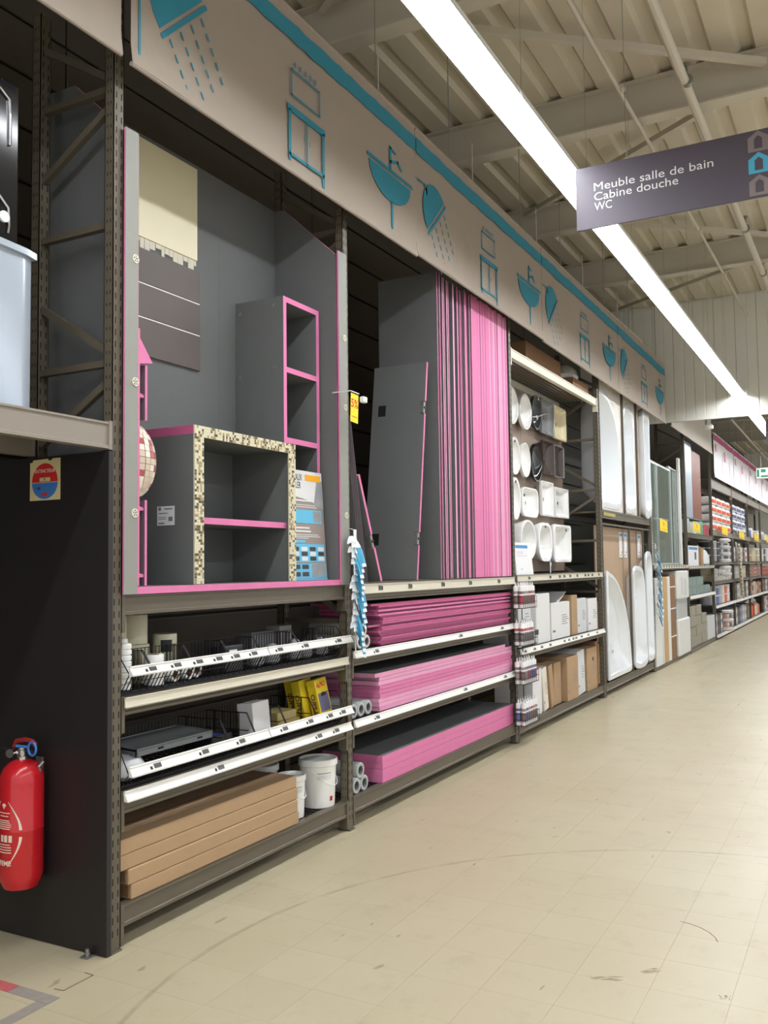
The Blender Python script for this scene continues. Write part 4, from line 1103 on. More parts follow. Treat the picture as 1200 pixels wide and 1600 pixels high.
g = G(M_); g.cbox(-0.085, 0.085, -0.045, 0.045, 0.006, 0.20, 0.003); g.build('white_box', mat('plain_white_box', (206, 206, 206), 0.6, var=0.03), label='plain white upright box in the basket beside the cartons', cat='box')
CREAMC = mat('cream_yellow_carton', (176, 160, 104), 0.6, var=0.15, scale=40)
for k, (a, b, y0, y1, z0, z1, lb) in enumerate(((4.0, 4.20, 0.10, 0.26, 0.6276, 0.69, 'lower flat cream printed carton in the basket'), (4.01, 4.19, 0.11, 0.25, 0.6905, 0.735, 'upper flat cream printed carton in the basket'), (4.02, 4.21, 0.31, 0.40, 0.6226, 0.77, 'cream printed carton standing behind the flat pair'))):
    t = carton('cream_carton', lb, a, b, y0, y1, z0, z1, CREAMC, tape=False)
YB1 = mat('yellow_box', (232, 206, 44), 0.45, var=0.04); MAUV = mat('mauve_photo', (110, 108, 140), 0.45, var=0.12, scale=30)
def alpro(x, y, lb, front=True, dz=0.0):
    M_ = Matrix.Translation((x, y, 0.6279+dz)) @ Matrix.Rotation(-0.20, 4, 'X') @ Matrix.Rotation(0.10, 4, 'Z') @ Matrix.Rotation(-0.06, 4, 'Y')
    t = thing('yellow_box', lb, 'box', (x, y, 0.6279+dz))
    g = G(M_); g.cbox(-0.075, 0.075, -0.026, 0.026, 0.012, 0.245, 0.002); g.build('box_body', YB1, t)
    P0 = lambda u, v, d: M_ @ Vector((u, -0.0262-d, v)); P1 = lambda u, v, d: M_ @ Vector((-0.0752-d, u, v))
    if front:
        g = G(); g.prism([(-0.058, 0.06), (0.062, 0.06), (0.062, 0.165), (-0.058, 0.165)], P0, 0, 0.0006); g.build('photo', MAUV, t, smooth=False)
        g = G(); g.prism([(-0.03, 0.145), (0.03, 0.145), (0.04, 0.16), (0.0, 0.168), (-0.02, 0.163)], P0, 0.0007, 0.001); g.build('photo', BLACKINK, t, smooth=False)
        text('ALPRO', 0.036, lambda u, v, d: P0(u-0.06, 0.198+v, d), REDINK, 'lettering', t, bold=0.0012)
    text('ALPRO', 0.036, lambda u, v, d: P1(-0.013-v+0.026, 0.03+u*1.25, d), mat('brown_ink', (120, 70, 30), 0.5, var=0), 'lettering', t, bold=0.001)
alpro(4.435, 0.085, 'front yellow box printed with red letters and a mauve photo'); alpro(4.375, 0.15, 'middle yellow box with brown lettering on its side', False); alpro(4.40, 0.215, 'rearmost yellow box peeking over the other two', False, 0.004)
# ------------------------------------------------------------------ bay two: pink boards
random.seed(21)
def vboard(x0, x1, y0, y1, z0, z1, label, group=None, tilt=0.0, mp=PINK, cat='board', pivot=None):
    M_ = None
    if tilt:
        M_ = Matrix.Translation((x0, 0, z0)) @ Matrix.Rotation(tilt, 4, 'Y') @ Matrix.Translation((-x0, 0, -z0))
    g = G(M_); g.box(x0, x1, y0, y1, z0, z1, 1, 0, 0)
    return g.build('backer_board', [GREY, mp], label=label, cat=cat, group=group, smooth=False)
zs = 1.4095
x = 5.90; thick = [0.011, 0.018, 0.012] + [0]
lst = []
def add(th, gap, y0, mp=PINK): lst.append((th, gap, y0, mp))
for th in (0.010, 0.016): add(th, 0.003, 0.012)
add(0.012, 0.065, 0.012)
for th in (0.014, 0.012, 0.014): add(th, 0.034, 0.014, PINKL)
for th in (0.012, 0.020, 0.012): add(th, 0.034, 0.014, PINKL)
for th in (0.014, 0.013, 0.014, 0.012, 0.014, 0.012): add(th, 0.014, 0.012)
add(0.026, 0.014, 0.012); add(0.012, 0.02, 0.02); add(0.03, 0.006, 0.012)
for th in (0.052, 0.05, 0.05, 0.05, 0.05, 0.05): add(th, 0.0015, 0.012)
for th in (0.034, 0.03, 0.05, 0.05, 0.05, 0.05, 0.05, 0.04, 0.04, 0.04): add(th, 0.002, 0.012, random.choice((PINK, PINKL, PINK)))
for k, (th, gap, y0, mp) in enumerate(lst):
    if x + th > X2b - 0.012: break
    y0 = 0.004 + (0.03 if k < 16 else 0.006)*random.random()
    vboard(x, x+th, y0, y0+0.478, zs + 0.0005, 3.635 + random.uniform(-0.012, 0.006) if k else 3.635, '%s upright pink edged board from the leaning trimmed board' % ORD[k], 'standing pink edged boards', mp=mp)
    x += th + gap
STANDX = x
# leaning trimmed boards with clip notches
def notched(xb, zt, tilt, y0, y1, th, notches, label):
    """board perpendicular to X leaning by tilt; foot at X = xb"""
    L_ = (zt-zs)/math.cos(tilt)
    M_ = Matrix.Translation((xb, 0, zs+0.001+abs(math.sin(tilt))*th*(1 if tilt > 0 else 0))) @ Matrix.Rotation(tilt, 4, 'Y')
    t = thing('trimmed_board', label, 'board', (xb, y0, zs))
    g = G(M_); cuts = [0.0] + [q for n_ in notches for q in n_] + [L_]
    for i in range(0, len(cuts), 2): g.box(0, th, y0, y1, cuts[i], cuts[i+1], 1, 0, 0)
    for n0, n1 in notches: g.box(0, th, y0+0.035, y1, n0, n1, 1, 0, 0)
    g.build('panel', [GREY, PINK], t, smooth=False)
    for n0, n1 in notches:
        g = G(M_); g.cbox(-0.002, th+0.002, y0+0.006, y0+0.035, n0+0.004, n1-0.004, 0.002); g.cyl((th/2, y0+0.006, (n0+n1)/2), (th/2, y0-0.001, (n0+n1)/2), 0.010, 10, 1); g.build('clip', [STEEL, BLACK], t)
    for n0, n1 in notches:
        g = G(M_); g.box(-0.0012, 0.0, y1-0.11, y1-0.05, n0+0.005, n1-0.005); g.build('dark_patch', BLACK, t, smooth=False)
    return t
notched(5.49, 2.93, 0.138, 0.004, 0.42, 0.022, [(0.235, 0.325), (1.16, 1.25)], 'trimmed grey board with two clips leaning on the standing boards')
notched(4.985, 2.05, -0.40, 0.006, 0.40, 0.022, [(0.22, 0.31)], 'trimmed grey board leaning back towards the clip strip upright')
DARKB = mat('thin_board_dark_edge', (96, 70, 84), 0.6, var=0.08)
for k, (xb, zt, tl) in enumerate(((4.818, 2.40, -0.19), (4.804, 2.34, -0.19), (4.790, 2.28, -0.19), (4.776, 2.20, -0.19))):
    M_ = Matrix.Translation((xb, 0, zs+0.001)) @ Matrix.Rotation(tl, 4, 'Y')
    g = G(M_); g.box(0, 0.005, 0.008+0.004*k, 0.19, 0, (zt-zs)/math.cos(tl), 1, 0, 0); g.build('thin_board', [GREY, DARKB], label='%s thin dark edged board from the trimmed board beside the upright' % ORD[k], cat='board', group='thin leaning boards')
vboard(4.615, 4.628, 0.20, 0.44, zs+0.0005, 3.25, 'tall narrow grey board standing behind the clip strip upright')

def hboard(x0, x1, y0, y1, z0, z1, label, group, mp):
    g = G(); g.box(x0, x1, y0, y1, z0, z1, 1, 2, 0); return g.build('backer_board', [GREY, mp], label=label, cat='board', group=group, smooth=False)
z = 1.0126
n = 20
for k in range(n):
    th = 0.0131
    hboard(5.0 + random.uniform(-0.01, 0.03) + (-0.12 if k in (9, 19) else 0) - (0.03 if k > 13 else 0), 7.325 - random.uniform(0, 0.03), 0.010 + random.uniform(0, 0.03), 0.45, z+0.0003, z+th-0.0003, '%s thin pink board from the bottom of the dark upper stack' % ORD[k], 'thin flat pink boards on the upper shelf', random.choice((PINKD, PINKD, PINK))); z += th
z = 0.6126
for k in range(9):
    th = 0.0262
    hboard(4.965 + random.uniform(-0.012, 0.012) - (0.05 if k == 8 else 0), 7.325 - random.uniform(0, 0.02) - (0.16 if k == 8 else 0), 0.012 + random.uniform(0, 0.008), 0.45, z+0.0004, z+th-0.0005, '%s pale pink board from the bottom of the middle flat stack' % ORD[k], 'flat pink boards on the middle shelf', PINK if k in (3, 4, 5) else PINKL); z += th
z = 0.1726
for k in range(4):
    th = 0.0415
    hboard(4.995 + random.uniform(-0.006, 0.006), 7.325, 0.012 + random.uniform(0, 0.004), 0.45, z+0.0004, z+th-0.0005, ['bottom thick pink board on the lowest shelf', 'second thick pink board from the bottom of the lowest stack', 'third thick pink board from the bottom of the lowest stack', 'topmost thick pink board of the lowest stack'][k], None, PINK); z += th
MESHR = mat('grey_mesh_roll', (176, 180, 180), 0.45, var=0.12, scale=40); ROLLW = mat('white_mesh_roll', (206, 204, 196), 0.5, var=0.06, scale=40); FILM = mat('film_wrapped_core', (120, 122, 120), 0.3, var=0.3, scale=40)
for (z0, r, m_, lbl, grp, pos) in ((1.0126, 0.040, ROLLW, 'white mesh roll beside the thin pink boards', 'white mesh rolls', ((4.76, 0), (4.842, 0), (4.801, 1.73))),
        (0.6126, 0.043, MESHR, 'plastic wrapped grey mesh roll beside the middle pink boards', 'grey mesh rolls on the middle shelf', ((4.675, 0), (4.763, 0), (4.851, 0))),
        (0.1726, 0.046, MESHR, 'plastic wrapped grey mesh roll beside the thick pink boards', 'grey mesh rolls on the lowest shelf', ((4.70, 0), (4.793, 0), (4.747, 1.75)))):
    for px_, up in pos:
        hroll(px_, 0.03, 0.40, z0 + up*r + (0.0005 if up else 0) + (r*1.02 if up == 1 else 0), r, lbl, m_, grp, core=FILM)

# ------------------------------------------------------------------ yellow price cards on arms
def card(x, z, w, h, label, txt=None, y=-0.13, yback=0.0, tilt=0.06):
    t = thing('price_card', label, 'price card', (x, y, z))
    M_ = Matrix.Translation((x, y, z)) @ Matrix.Rotation(tilt, 4, 'Y')
    g = G(M_); g.box(-w/2, w/2, -0.0008, 0.0008, 0, h); g.build('card', YELLOW, t, smooth=False)
    P0 = lambda u, v, d: M_ @ Vector((u, -0.001-d, v))
    if txt: text(txt, h*0.42, lambda u, v, d: P0(u, h*0.52+v, d), REDINK, 'lettering', t, align='CENTER', bold=0.001)
    g = G(); g.prism([(-w*0.36, h*0.18), (w*0.36, h*0.18), (w*0.36, h*0.215), (-w*0.36, h*0.215)], P0, 0, 0.0005); g.build('small_print', mat('amber_ink', (200, 130, 20), 0.5, var=0), t, smooth=False)
    g = G(); g.tube([(x-w*0.45, yback, z+h+0.012), (x-w*0.4, y, z+h+0.012), (x+w*0.7, y, z+h+0.008)], 0.003, 6); g.build('arm', WHITE, t)
    return t
t = card(4.455, 2.325, 0.085, 0.165, 'yellow price card hanging on the clip strip upright', '5%', y=-0.12, yback=0.0)
g = G(); g.cbox(4.545, 4.59, -0.135, -0.105, 2.455, 2.49, 0.004); g.build('arm_end_clip', WHITE, t)
card(13.40, 1.95, 0.62, 0.18*1.0, 'x', None) if False else None
for (x, z, w, h, lb, tx) in ((13.40, 1.955, 0.55, 0.17, 'yellow price card in front of the glass shower enclosures', '5%'), (16.25, 2.025, 0.72, 0.16, 'yellow price card in front of the small bright packages', '5%'),
        (19.70, 2.07, 0.85, 0.155, 'yellow price card below the orange striped sacks', None), (22.5, 2.05, 0.95, 0.155, 'yellow price card below the blue printed sacks', None), (25.6, 2.06, 1.0, 0.17, 'yellow price card below the bagged bottles of the third far bay', None), (28.7, 2.07, 1.1, 0.17, 'yellow price card in the last far bay', None)):
    card(x, z, w, h, lb, tx, y=-0.09, yback=0.0, tilt=0.03)

# ------------------------------------------------------------------ clip strips with blister packs
PKW = mat('pack_white_film', (226, 230, 232), 0.3, var=0.08, scale=25); PKB = mat('pack_blue_print', (66, 158, 196), 0.35, var=0.10, scale=18)
def strip(x, y, z0, z1, n, s, label, plabel, grp, mB=PKB):
    t = thing('clip_strip', label, 'clip strip', (x, y, z0))
    g = G(); g.box(x-0.006*s, x+0.006*s, y+0.004, y+0.006, z0, z1); g.tube([(x, y+0.005, z1-0.004), (x, y+0.03, z1+0.006), (x, -0.001, z1+0.006)], 0.0025, 6); g.build('strip', WHITE, t, smooth=False)
    g = G(); g.box(x-0.016*s, x+0.016*s, y+0.0, y+0.003, z1-0.05*s, z1); g.build('header_card', PAPER, t, smooth=False)
    for k in range(n):
        zt = z1 - 0.07*s - (z1-z0-0.20*s)*k/(n-1)
        rz = random.uniform(-0.25, 0.2); rr = random.uniform(-0.06, 0.12)
        M_ = Matrix.Translation((x + random.uniform(-0.014, 0.018)*s, y-0.006, zt)) @ Matrix.Rotation(-0.30, 4, 'X') @ Matrix.Rotation(rr, 4, 'Y') @ Matrix.Rotation(rz, 4, 'Z')
        p = thing('blister_pack', plabel % ORD[k], 'pack', M_ @ Vector((0, 0, -0.13*s)), grp)
        w = 0.023*s; Ln = 0.155*s; N_ = 8
        g = G(M_); R0 = []
        for i in range(N_+1):
            f = i/N_; zc = -Ln*f; b = 0.002+0.005*math.sin(PI*f)*s; ww = w*(0.75+0.25*math.sin(PI*min(1, f*1.3))); cx_ = 0.010*s*math.sin(2.2*f)
            R0.append([(cx_+ww, -0.0, zc), (cx_+ww*0.5, -b, zc), (cx_-ww*0.5, -b, zc), (cx_-ww, 0.0, zc), (cx_-ww*0.5, b*0.5, zc), (cx_+ww*0.5, b*0.5, zc)])
        g.rings(R0, mis=[0, 0, 1, 1, 1, 1, 1, 0]); g.build('film_bag', [PKW, mB], p)
        # curled header flap springing away to the side like a leaf
        g = G(M_); Q = []
        for (fx, fy, fz, hh) in ((0.010, -0.002, 0.006, 0.014), (-0.030, -0.012, 0.014, 0.019), (-0.062, -0.020, 0.012, 0.019), (-0.088, -0.026, 0.002, 0.013), (-0.106, -0.028, -0.012, 0.002)):
            Q.append([(fx*s, fy*s, (fz+q)*s) for q in (-hh, hh)])
        A = [[g.p(c) for c in q] for q in Q]; B = [[g.p(Vector(c)+Vector((0, 0.0015, 0.0015))) for c in q] for q in Q]
        for i in range(4):
            g.face([A[i][0], A[i][1], A[i+1][1], A[i+1][0]]); g.face([B[i][0], B[i+1][0], B[i+1][1], B[i][1]])
            g.face([A[i][0], A[i+1][0], B[i+1][0], B[i][0]]); g.face([A[i][1], B[i][1], B[i+1][1], A[i+1][1]])
        g.build('header_flap', PKW, p)
    return t
random.seed(31)
strip(4.574, -0.05, 1.0, 1.72, 17, 1.0, 'hanging clip strip full of blue and white packs on the upright', '%s blue and white blister pack down the clip strip beside the pink display', 'blister packs on the near clip strip')
strip(13.03, -0.04, 0.62, 1.78, 12, 1.5, 'hanging clip strip of blue packs beside the bathtubs', '%s blue grey blister pack down the clip strip beside the bathtubs', 'blister packs on the clip strip beside the bathtubs', mat('pack_grey_blue', (104, 150, 172), 0.35, var=0.15, scale=12))

# ------------------------------------------------------------------ bay three: washbasin wall
SLAT = mat('brown_slat_panel', (142, 124, 110), 0.6, var=0.05, scale=6)
t = thing('slat_wall', 'brown slat panel wall behind the washbasins', 'panel', (8.85, 0.44, 1.42))
for r_ in range(5):
    for c_ in range(2):
        a = X3a+0.02 + c_*1.40; b = (X3a+0.02+1.396) if c_ == 0 else X3b-0.01
        g = G(); g.cbox(a, b, 0.425, 0.433, 1.43+0.376*r_, 1.43+0.376*(r_+1)-0.006, 0.002); g.build('slat_panel', SLAT, t)
def sink(label, outline, cx_, cz_, depth=0.30, y=0.12, rim=0.10, back=0.62, m=CERAM, inner=None, floor_s=0.6, drain=True, tap=None, group=None, cap=None):
    if cz_ > 1.8: y, depth = 0.335, 0.088; back = min(back, 0.55) if back < 0.7 else back
    else: y, depth = (0.30, 0.12) if cx_ < 7.8 else (0.23, 0.19)
    q_ = (y+2.68)/2.80
    cx_ *= q_; cz_ = 1.5+(cz_-1.5)*q_; outline = [(u*q_, v*q_) for u, v in outline]; tap = (tap[0]*q_, tap[1]*q_) if tap else None
    t = thing('washbasin', label, 'washbasin', (cx_, y+depth/2, cz_-max(q[1] for q in outline)), group)
    def R(s, yy, dz=0): return [(cx_+u*s, yy, cz_+v*s+dz) for u, v in outline]
    g = G()
    g.rings([R(back*0.9, y+depth), R(back, y+depth-0.01), R(0.9, y+depth*0.45), R(0.985, y+0.03), R(1.0, y+0.012), R(0.985, y), R(1-rim, y), R(1-rim-0.02, y+0.012), R((1-rim)*0.88, y+depth*0.40), R(floor_s, y+depth*0.60), R(0.18, y+depth*0.66)], mis=[0]*7+[1]*3, mc1=1)
    g.build('bowl', [m, inner or m], t)
    if drain:
        g = G(); g.cyl((cx_, y+depth*0.665, cz_), (cx_, y+depth*0.635, cz_), 0.020, 16); g.build('drain', CHROME, t)
    if tap:
        g = G(); u, v = tap; g.cyl((cx_+u, y-0.002, cz_+v), (cx_+u, y+0.004, cz_+v), 0.014, 14); g.build('tap_hole', BLACK, t)
    return t
GREYC = mat('grey_glass_basin', (126, 128, 130), 0.15, var=0.03); CREC = mat('cream_ceramic', (226, 214, 178), 0.2, var=0.02); BLKC = mat('black_ceramic', (26, 26, 30), 0.08, var=0, coat=0.5)
DGL = mat('dark_smoked_basin', (60, 64, 66), 0.1, var=0.05); BRNC = mat('dark_brown_basin', (66, 54, 48), 0.25, var=0.05)
sink('round white vessel basin beside the upright in the top row', ell(0.17, 0.175), 7.75, 2.95)
sink('round white vessel basin second along the top row', ell(0.172, 0.172), 8.125, 2.945)
t = sink('dark smoked glass basin with chrome tap in the top row', ell(0.14, 0.17), 8.44, 2.98, m=DGL, depth=0.29)
g = G(); g.tube([(8.97, 0.335, 3.03), (9.0, 0.29, 3.04), (9.13, 0.27, 3.08), (9.24, 0.26, 3.11)], 0.009, 8); g.cyl((8.96, 0.345, 3.03), (8.96, 0.29, 3.03), 0.016, 12); g.build('tap', CHROME, t)
sink('square grey basin in the top row', rrect(0.385, 0.36, 0.02), 8.79, 2.98, m=GREYC, back=0.8)
sink('square cream basin at the end of the top row', rrect(0.42, 0.35, 0.03), 9.215, 2.975, m=CREC, back=0.8)
sink('white oval basin with tap hole in the second row', ell(0.145, 0.175), 7.805, 2.495, tap=(0.0, 0.135), rim=0.2)
sink('round white basin overlapping the oval one in the second row', ell(0.14, 0.165), 8.092, 2.485)
sink('glossy black oval basin in the second row', ell(0.168, 0.19), 8.42, 2.49, m=BLKC)
sink('square dark brown basin in the second row', rrect(0.35, 0.34, 0.012), 8.785, 2.57, m=BRNC, back=0.85, rim=0.06)
sink('square grey rimmed dark basin in the second row', rrect(0.34, 0.335, 0.02), 9.15, 2.567, m=GREYC, inner=BRNC, back=0.85, rim=0.06)
sink('white oval basin with tap ledge in the third row', ell(0.13, 0.195), 7.80, 2.105, tap=(0.0, 0.155), rim=0.2)
t = sink('wide white rounded rectangular basin in the third row', rrect(0.48, 0.28, 0.09), 8.20, 2.09, tap=(-0.17, 0.06), back=0.75)
sink('white upright rectangular basin in the third row', rrect(0.385, 0.35, 0.02), 8.735, 2.155, back=0.8)
cs = rrect(0.48, 0.32, 0.02); cs = [(u*(1-0.18*(1-(v/0.16)**2)*0.5), v*(1-0.10*(1-(u/0.24)**2))) for u, v in cs]
sink('white square basin with curved in sides in the third row', cs, 9.21, 2.14, back=0.8)
sink('round white basin behind the paper sign in the bottom row', ell(0.11, 0.15), 7.62, 1.70)
sink('big bulging round white basin in the bottom row', ell(0.22, 0.19), 8.13, 1.735, y=0.09, depth=0.33, back=0.8)
sink('white rounded basin with overflow in the bottom row', rrect(0.43, 0.385, 0.15), 8.63, 1.725, back=0.8, tap=(0, 0.15), rim=0.16)
t = sink('wall hung white washbasin with flat top ledge in the bottom row', rrect(0.60, 0.39, 0.05), 9.2, 1.72, back=0.85, rim=0.14, tap=(0.12, 0.14))
g = G(); g.cyl((9.30, 0.30, 1.56), (9.30, 0.30, 1.415), 0.012, 10); g.cyl((9.30, 0.30, 1.56), (9.30, 0.30, 1.49), 0.02, 12); g.build('waste_pipe', CHROME, t)
t = thing('paper_sign', 'white framed notice with blue header before the washbasins', 'notice', (7.68, 0.02, 1.415))
def ls(u, v, d): return Vector((7.47+u, 0.008+0.10*v-d, 1.4150+v))
def lrect(u0, u1, v0, v1, m, d, nm='print', th=0.0008):
    g = G(); g.prism([(u0, v0), (u1, v0), (u1, v1), (u0, v1)], ls, d, d+th); return g.build(nm, m, t, smooth=False)
lrect(0, 0.44, 0, 0.285, WHITE, -0.012, 'frame', 0.012); lrect(0.02, 0.36, 0.012, 0.272, PAPER, 0.0003, 'sheet'); lrect(0.03, 0.35, 0.235, 0.262, BLUEINK, 0.0013)
for v in (0.20, 0.185, 0.165): lrect(0.05, 0.22, v, v+0.004, mat('lilac_ink', (190, 170, 200), 0.6, var=0), 0.0013)
lrect(0.26, 0.285, 0.165, 0.172, GREYINK, 0.0013); lrect(0.13, 0.15, 0.045, 0.055, GREYINK, 0.0013)
text('JADE', 0.026, lambda u, v, d: ls(0.18+u, 0.240+v, 0.0022+d), WHITE, 'lettering', t, align='CENTER') if False else None
# wrapped goods on the high mesh shelf
WRAP = mat('stretch_film', (200, 198, 192), 0.15, var=0.3, scale=18, bump=0.6, bscale=25)
carton('wrapped_carton', 'film wrapped brown carton at the end of the high mesh shelf', 9.55, 10.15, 0.07, 0.36, 3.391, 3.53, CARDD, tape=False)
g = G(); n = 18; random.seed(9)
g.rings([[(9.72+0.20*s*math.cos(a)*(1+0.15*random.random()), 0.20+0.13*s*math.sin(a), 3.531+z) for a in [2*PI*i/n for i in range(n)]] for s, z in ((0.9, 0), (1, 0.04), (0.85, 0.10), (0.5, 0.15), (0.1, 0.17))])
g.build('crumpled_film', WRAP, label='shiny crumpled plastic film heap on the wrapped carton', cat='film')
carton('high_carton', 'dusty brown carton on the high mesh shelf', 8.1, 9.2, 0.10, 0.40, 3.391, 3.62, CARDD)

# sealant cartridge rack
t = thing('cartridge_rack', 'black wire rack of sealant cartridges hung on the upright', 'rack', (7.42, -0.09, 0.14))
g = G()
for x in (7.30, 7.50): g.bar((x, -0.018, 0.16), (x, -0.018, 1.30), 0.006, 0.006)
g.bar((7.36, -0.018, 1.29), (7.36, 0.0, 1.29), 0.006, 0.006); g.bar((7.30, -0.018, 1.27), (7.50, -0.018, 1.27), 0.006, 0.006); g.bar((7.36, -0.018, 0.3), (7.36, 0.0, 0.3), 0.006, 0.006)
g.build('back_wires', WIRE, t, smooth=False)
RX0, RX1, RY0, RY1 = 7.235, 7.585, -0.125, -0.018
CART = mat('cartridge_white', (228, 226, 224), 0.35, var=0.03)
CPR = [mat('print_red', (176, 84, 92), 0.4, var=0.2, scale=80), mat('print_brown', (128, 108, 106), 0.4, var=0.3, scale=80), mat('print_blue', (96, 110, 150), 0.4, var=0.2, scale=80), mat('print_grey', (120, 116, 118), 0.4, var=0.3, scale=80), mat('print_green', (150, 140, 136), 0.4, var=0.2, scale=80)]
def cartridge(x, y, z, ci, label, grp):
    t2 = thing('sealant_cartridge', label, 'cartridge', (x, y, z), grp)
    g = G(); g.lathe([(0.018, z), (0.0205, z+0.002), (0.0205, z+0.175), (0.017, z+0.182), (0.006, z+0.186)], (x, y, 0), 14); g.build('tube_body', CART, t2)
    g = G(); g.lathe([(0.008, z+0.184), (0.007, z+0.192), (0.0035, z+0.215)], (x, y, 0), 10); g.build('nozzle', CART, t2)
    g = G(); g.lathe([(0.0209, z+0.03), (0.0209, z+0.105)], (x, y, 0), 14, cap0=False, cap1=False); g.build('print_band', CPR[ci], t2)
    g = G(); g.lathe([(0.0209, z+0.118), (0.0209, z+0.140)], (x, y, 0), 14, cap0=False, cap1=False); g.build('print_band', CPR[(ci*3+1) % 5], t2)
LV = ((1.135, 'top', (0, 1, 1, 3, 0, 1)), (0.825, 'second', (3, 3, 1, 3, 3, 1)), (0.505, 'third', (1, 4, 0, 2, 2, 0)), (0.165, 'lowest', (1, 2, 1, 3, 1, 1)))
for zb, nm, cols in LV:
    g = G()
    for q in (0.004, 0.055, 0.10): g.tube([(RX0, RY1, zb+q), (RX0, RY0, zb+q), (RX1, RY0, zb+q), (RX1, RY1, zb+q)], 0.0022, 5)
    for k in range(8): x = RX0+(RX1-RX0)*k/7; g.bar((x, RY0, zb+0.004), (x, RY0, zb+0.10), 0.003, 0.003); g.bar((x, RY0, zb+0.004), (x, RY1, zb+0.004), 0.003, 0.003)
    g.build('wire_tray', WIRE, t, smooth=False)
    cols = cols if nm != 'third' else cols
    for k in range(12):
        r_, c_ = divmod(k, 6)
        if nm == 'second' and c_ == 5: continue
        cartridge(7.268+0.0565*c_ + random.uniform(-0.003, 0.003), -0.098+0.048*r_, zb+0.0068, cols[(c_+r_) % 6], 'white sealant cartridge in the %s tray of the wire rack' % nm, 'sealant cartridges in the %s tray' % nm)
g = G(); g.cbox(7.50, 7.59, -0.134, -0.129, 0.90, 0.945, 0.001); g.build('black_tag', BLACKINK, t)

# cartons below the washbasins
WBX = mat('white_carton', (222, 222, 222), 0.6, var=0.03); GBX = mat('pale_grey_carton', (206, 208, 210), 0.6, var=0.05)
def wcarton(label, x0, x1, y0, y1, z0, z1, m=WBX, rot=0.0, print_=True, lean_=0.0, group=None):
    M_ = Matrix.Translation(((x0+x1)/2, y0, z0)) @ Matrix.Rotation(rot, 4, 'Z') @ Matrix.Rotation(lean_, 4, 'Y')
    w = (x1-x0)/2
    t = thing('carton', label, 'box', M_ @ Vector((0, (y1-y0)/2, 0)), group)
    dz = abs(math.sin(lean_))*w
    g = G(M_); g.cbox(-w, w, 0, y1-y0, dz, z1-z0, 0.004); g.build('carton_body', m, t)
    if print_:
        g = G(M_); h = z1-z0
        for k in range(5): g.box(w*0.1, w*0.1+w*(0.5+0.25*((k*7) % 3)/2), -0.0008, 0.0, h*(0.62-0.06*k), h*(0.62-0.06*k)+0.007)
        g.box(-w*0.9, -w*0.6, -0.0008, 0.0, h*0.2, h*0.2+0.02); g.build('print', GREYINK, t, smooth=False)
    g = G(M_); g.box(-w+0.004, w-0.004, (y1-y0)*0.4, (y1-y0)*0.6, z1-z0, z1-z0+0.0006); g.build('tape', CARDD if m in (CARD, CARDD) else GBX, t, smooth=False)
    return t
wcarton('tall white carton with print behind the cartridge rack', 7.62, 7.96, 0.06, 0.40, 0.7755, 1.235, GBX)
wcarton('smooth white slab package next to the cartridge rack', 8.02, 8.42, 0.03, 0.40, 0.7755, 1.235, print_=False)
t = wcarton('white open topped carton with printed side panel', 8.50, 9.10, 0.04, 0.38, 0.7755, 1.13)
g = G(); M_ = Matrix.Translation((8.78, 0.05, 1.1306)) @ Matrix.Rotation(-0.35, 4, 'Y'); g.M = M_; g.cbox(-0.02, 0.26, 0, 0.30, 0.004, 0.010, 0.001); g.build('carton_flap', WBX, t)
wcarton('narrow upright brown carton between the white ones', 9.16, 9.36, 0.035, 0.40, 0.7755, 1.185, CARD)
wcarton('white carton leaning right of the narrow brown one', 9.42, 9.75, 0.05, 0.40, 0.7755, 1.14, GBX)
wcarton('white carton at the right end of the ticketed shelf', 9.80, 10.16, 0.04, 0.40, 0.7755, 1.125)
wcarton('long white carton lying across behind the upright cartons', 8.45, 9.40, 0.405, 0.44, 0.7755, 1.21, GBX, print_=False)
wcarton('plain white slim package right of the cartridge rack bottom', 7.88, 8.13, 0.03, 0.40, 0.1405, 0.555, print_=False)
wcarton('white and tan slanted package leaning on the cartons', 8.20, 8.33, 0.03, 0.38, 0.1405, 0.55, mat('torn_white_tan', (222, 214, 200), 0.8, var=0.35, scale=5), lean_=-0.14)
wcarton('slim brown carton leaning against the torn package', 8.42, 8.53, 0.03, 0.38, 0.1405, 0.56, CARD, lean_=-0.20, print_=False)
wcarton('brown carton with white strap on the lowest shelf', 8.60, 8.82, 0.06, 0.40, 0.1405, 0.545, CARD)
wcarton('wide brown carton standing in the middle of the lowest shelf', 8.88, 9.26, 0.012, 0.40, 0.1405, 0.575, CARD, rot=0.0)
wcarton('white printed carton leaning between two brown ones', 9.32, 9.58, 0.03, 0.40, 0.1405, 0.60, GBX, lean_=-0.06)
t = wcarton('brown carton with round hand hole', 9.66, 10.05, 0.03, 0.40, 0.1405, 0.595, CARD)
g = G(); g.cyl((9.90, 0.0305, 0.47), (9.90, 0.0285, 0.47), 0.022, 14); g.build('hand_hole', SLOT, t)
t = thing('carton', 'tattered tall brown cardboard against the bathtub upright', 'box', (10.16, 0.2, 0.14))
g = G(); g.cbox(10.09, 10.215, 0.055, 0.40, 0.1405, 0.64, 0.004); g.build('carton_body', CARDD, t)
random.seed(2); g = G()
for k in range(12): z = 0.16+0.038*k; g.cbox(10.19+0.01*random.random(), 10.215+0.02*random.random(), 0.046, 0.056, z, z+0.03, 0.002)
g.build('torn_edge', CARD, t, smooth=False)
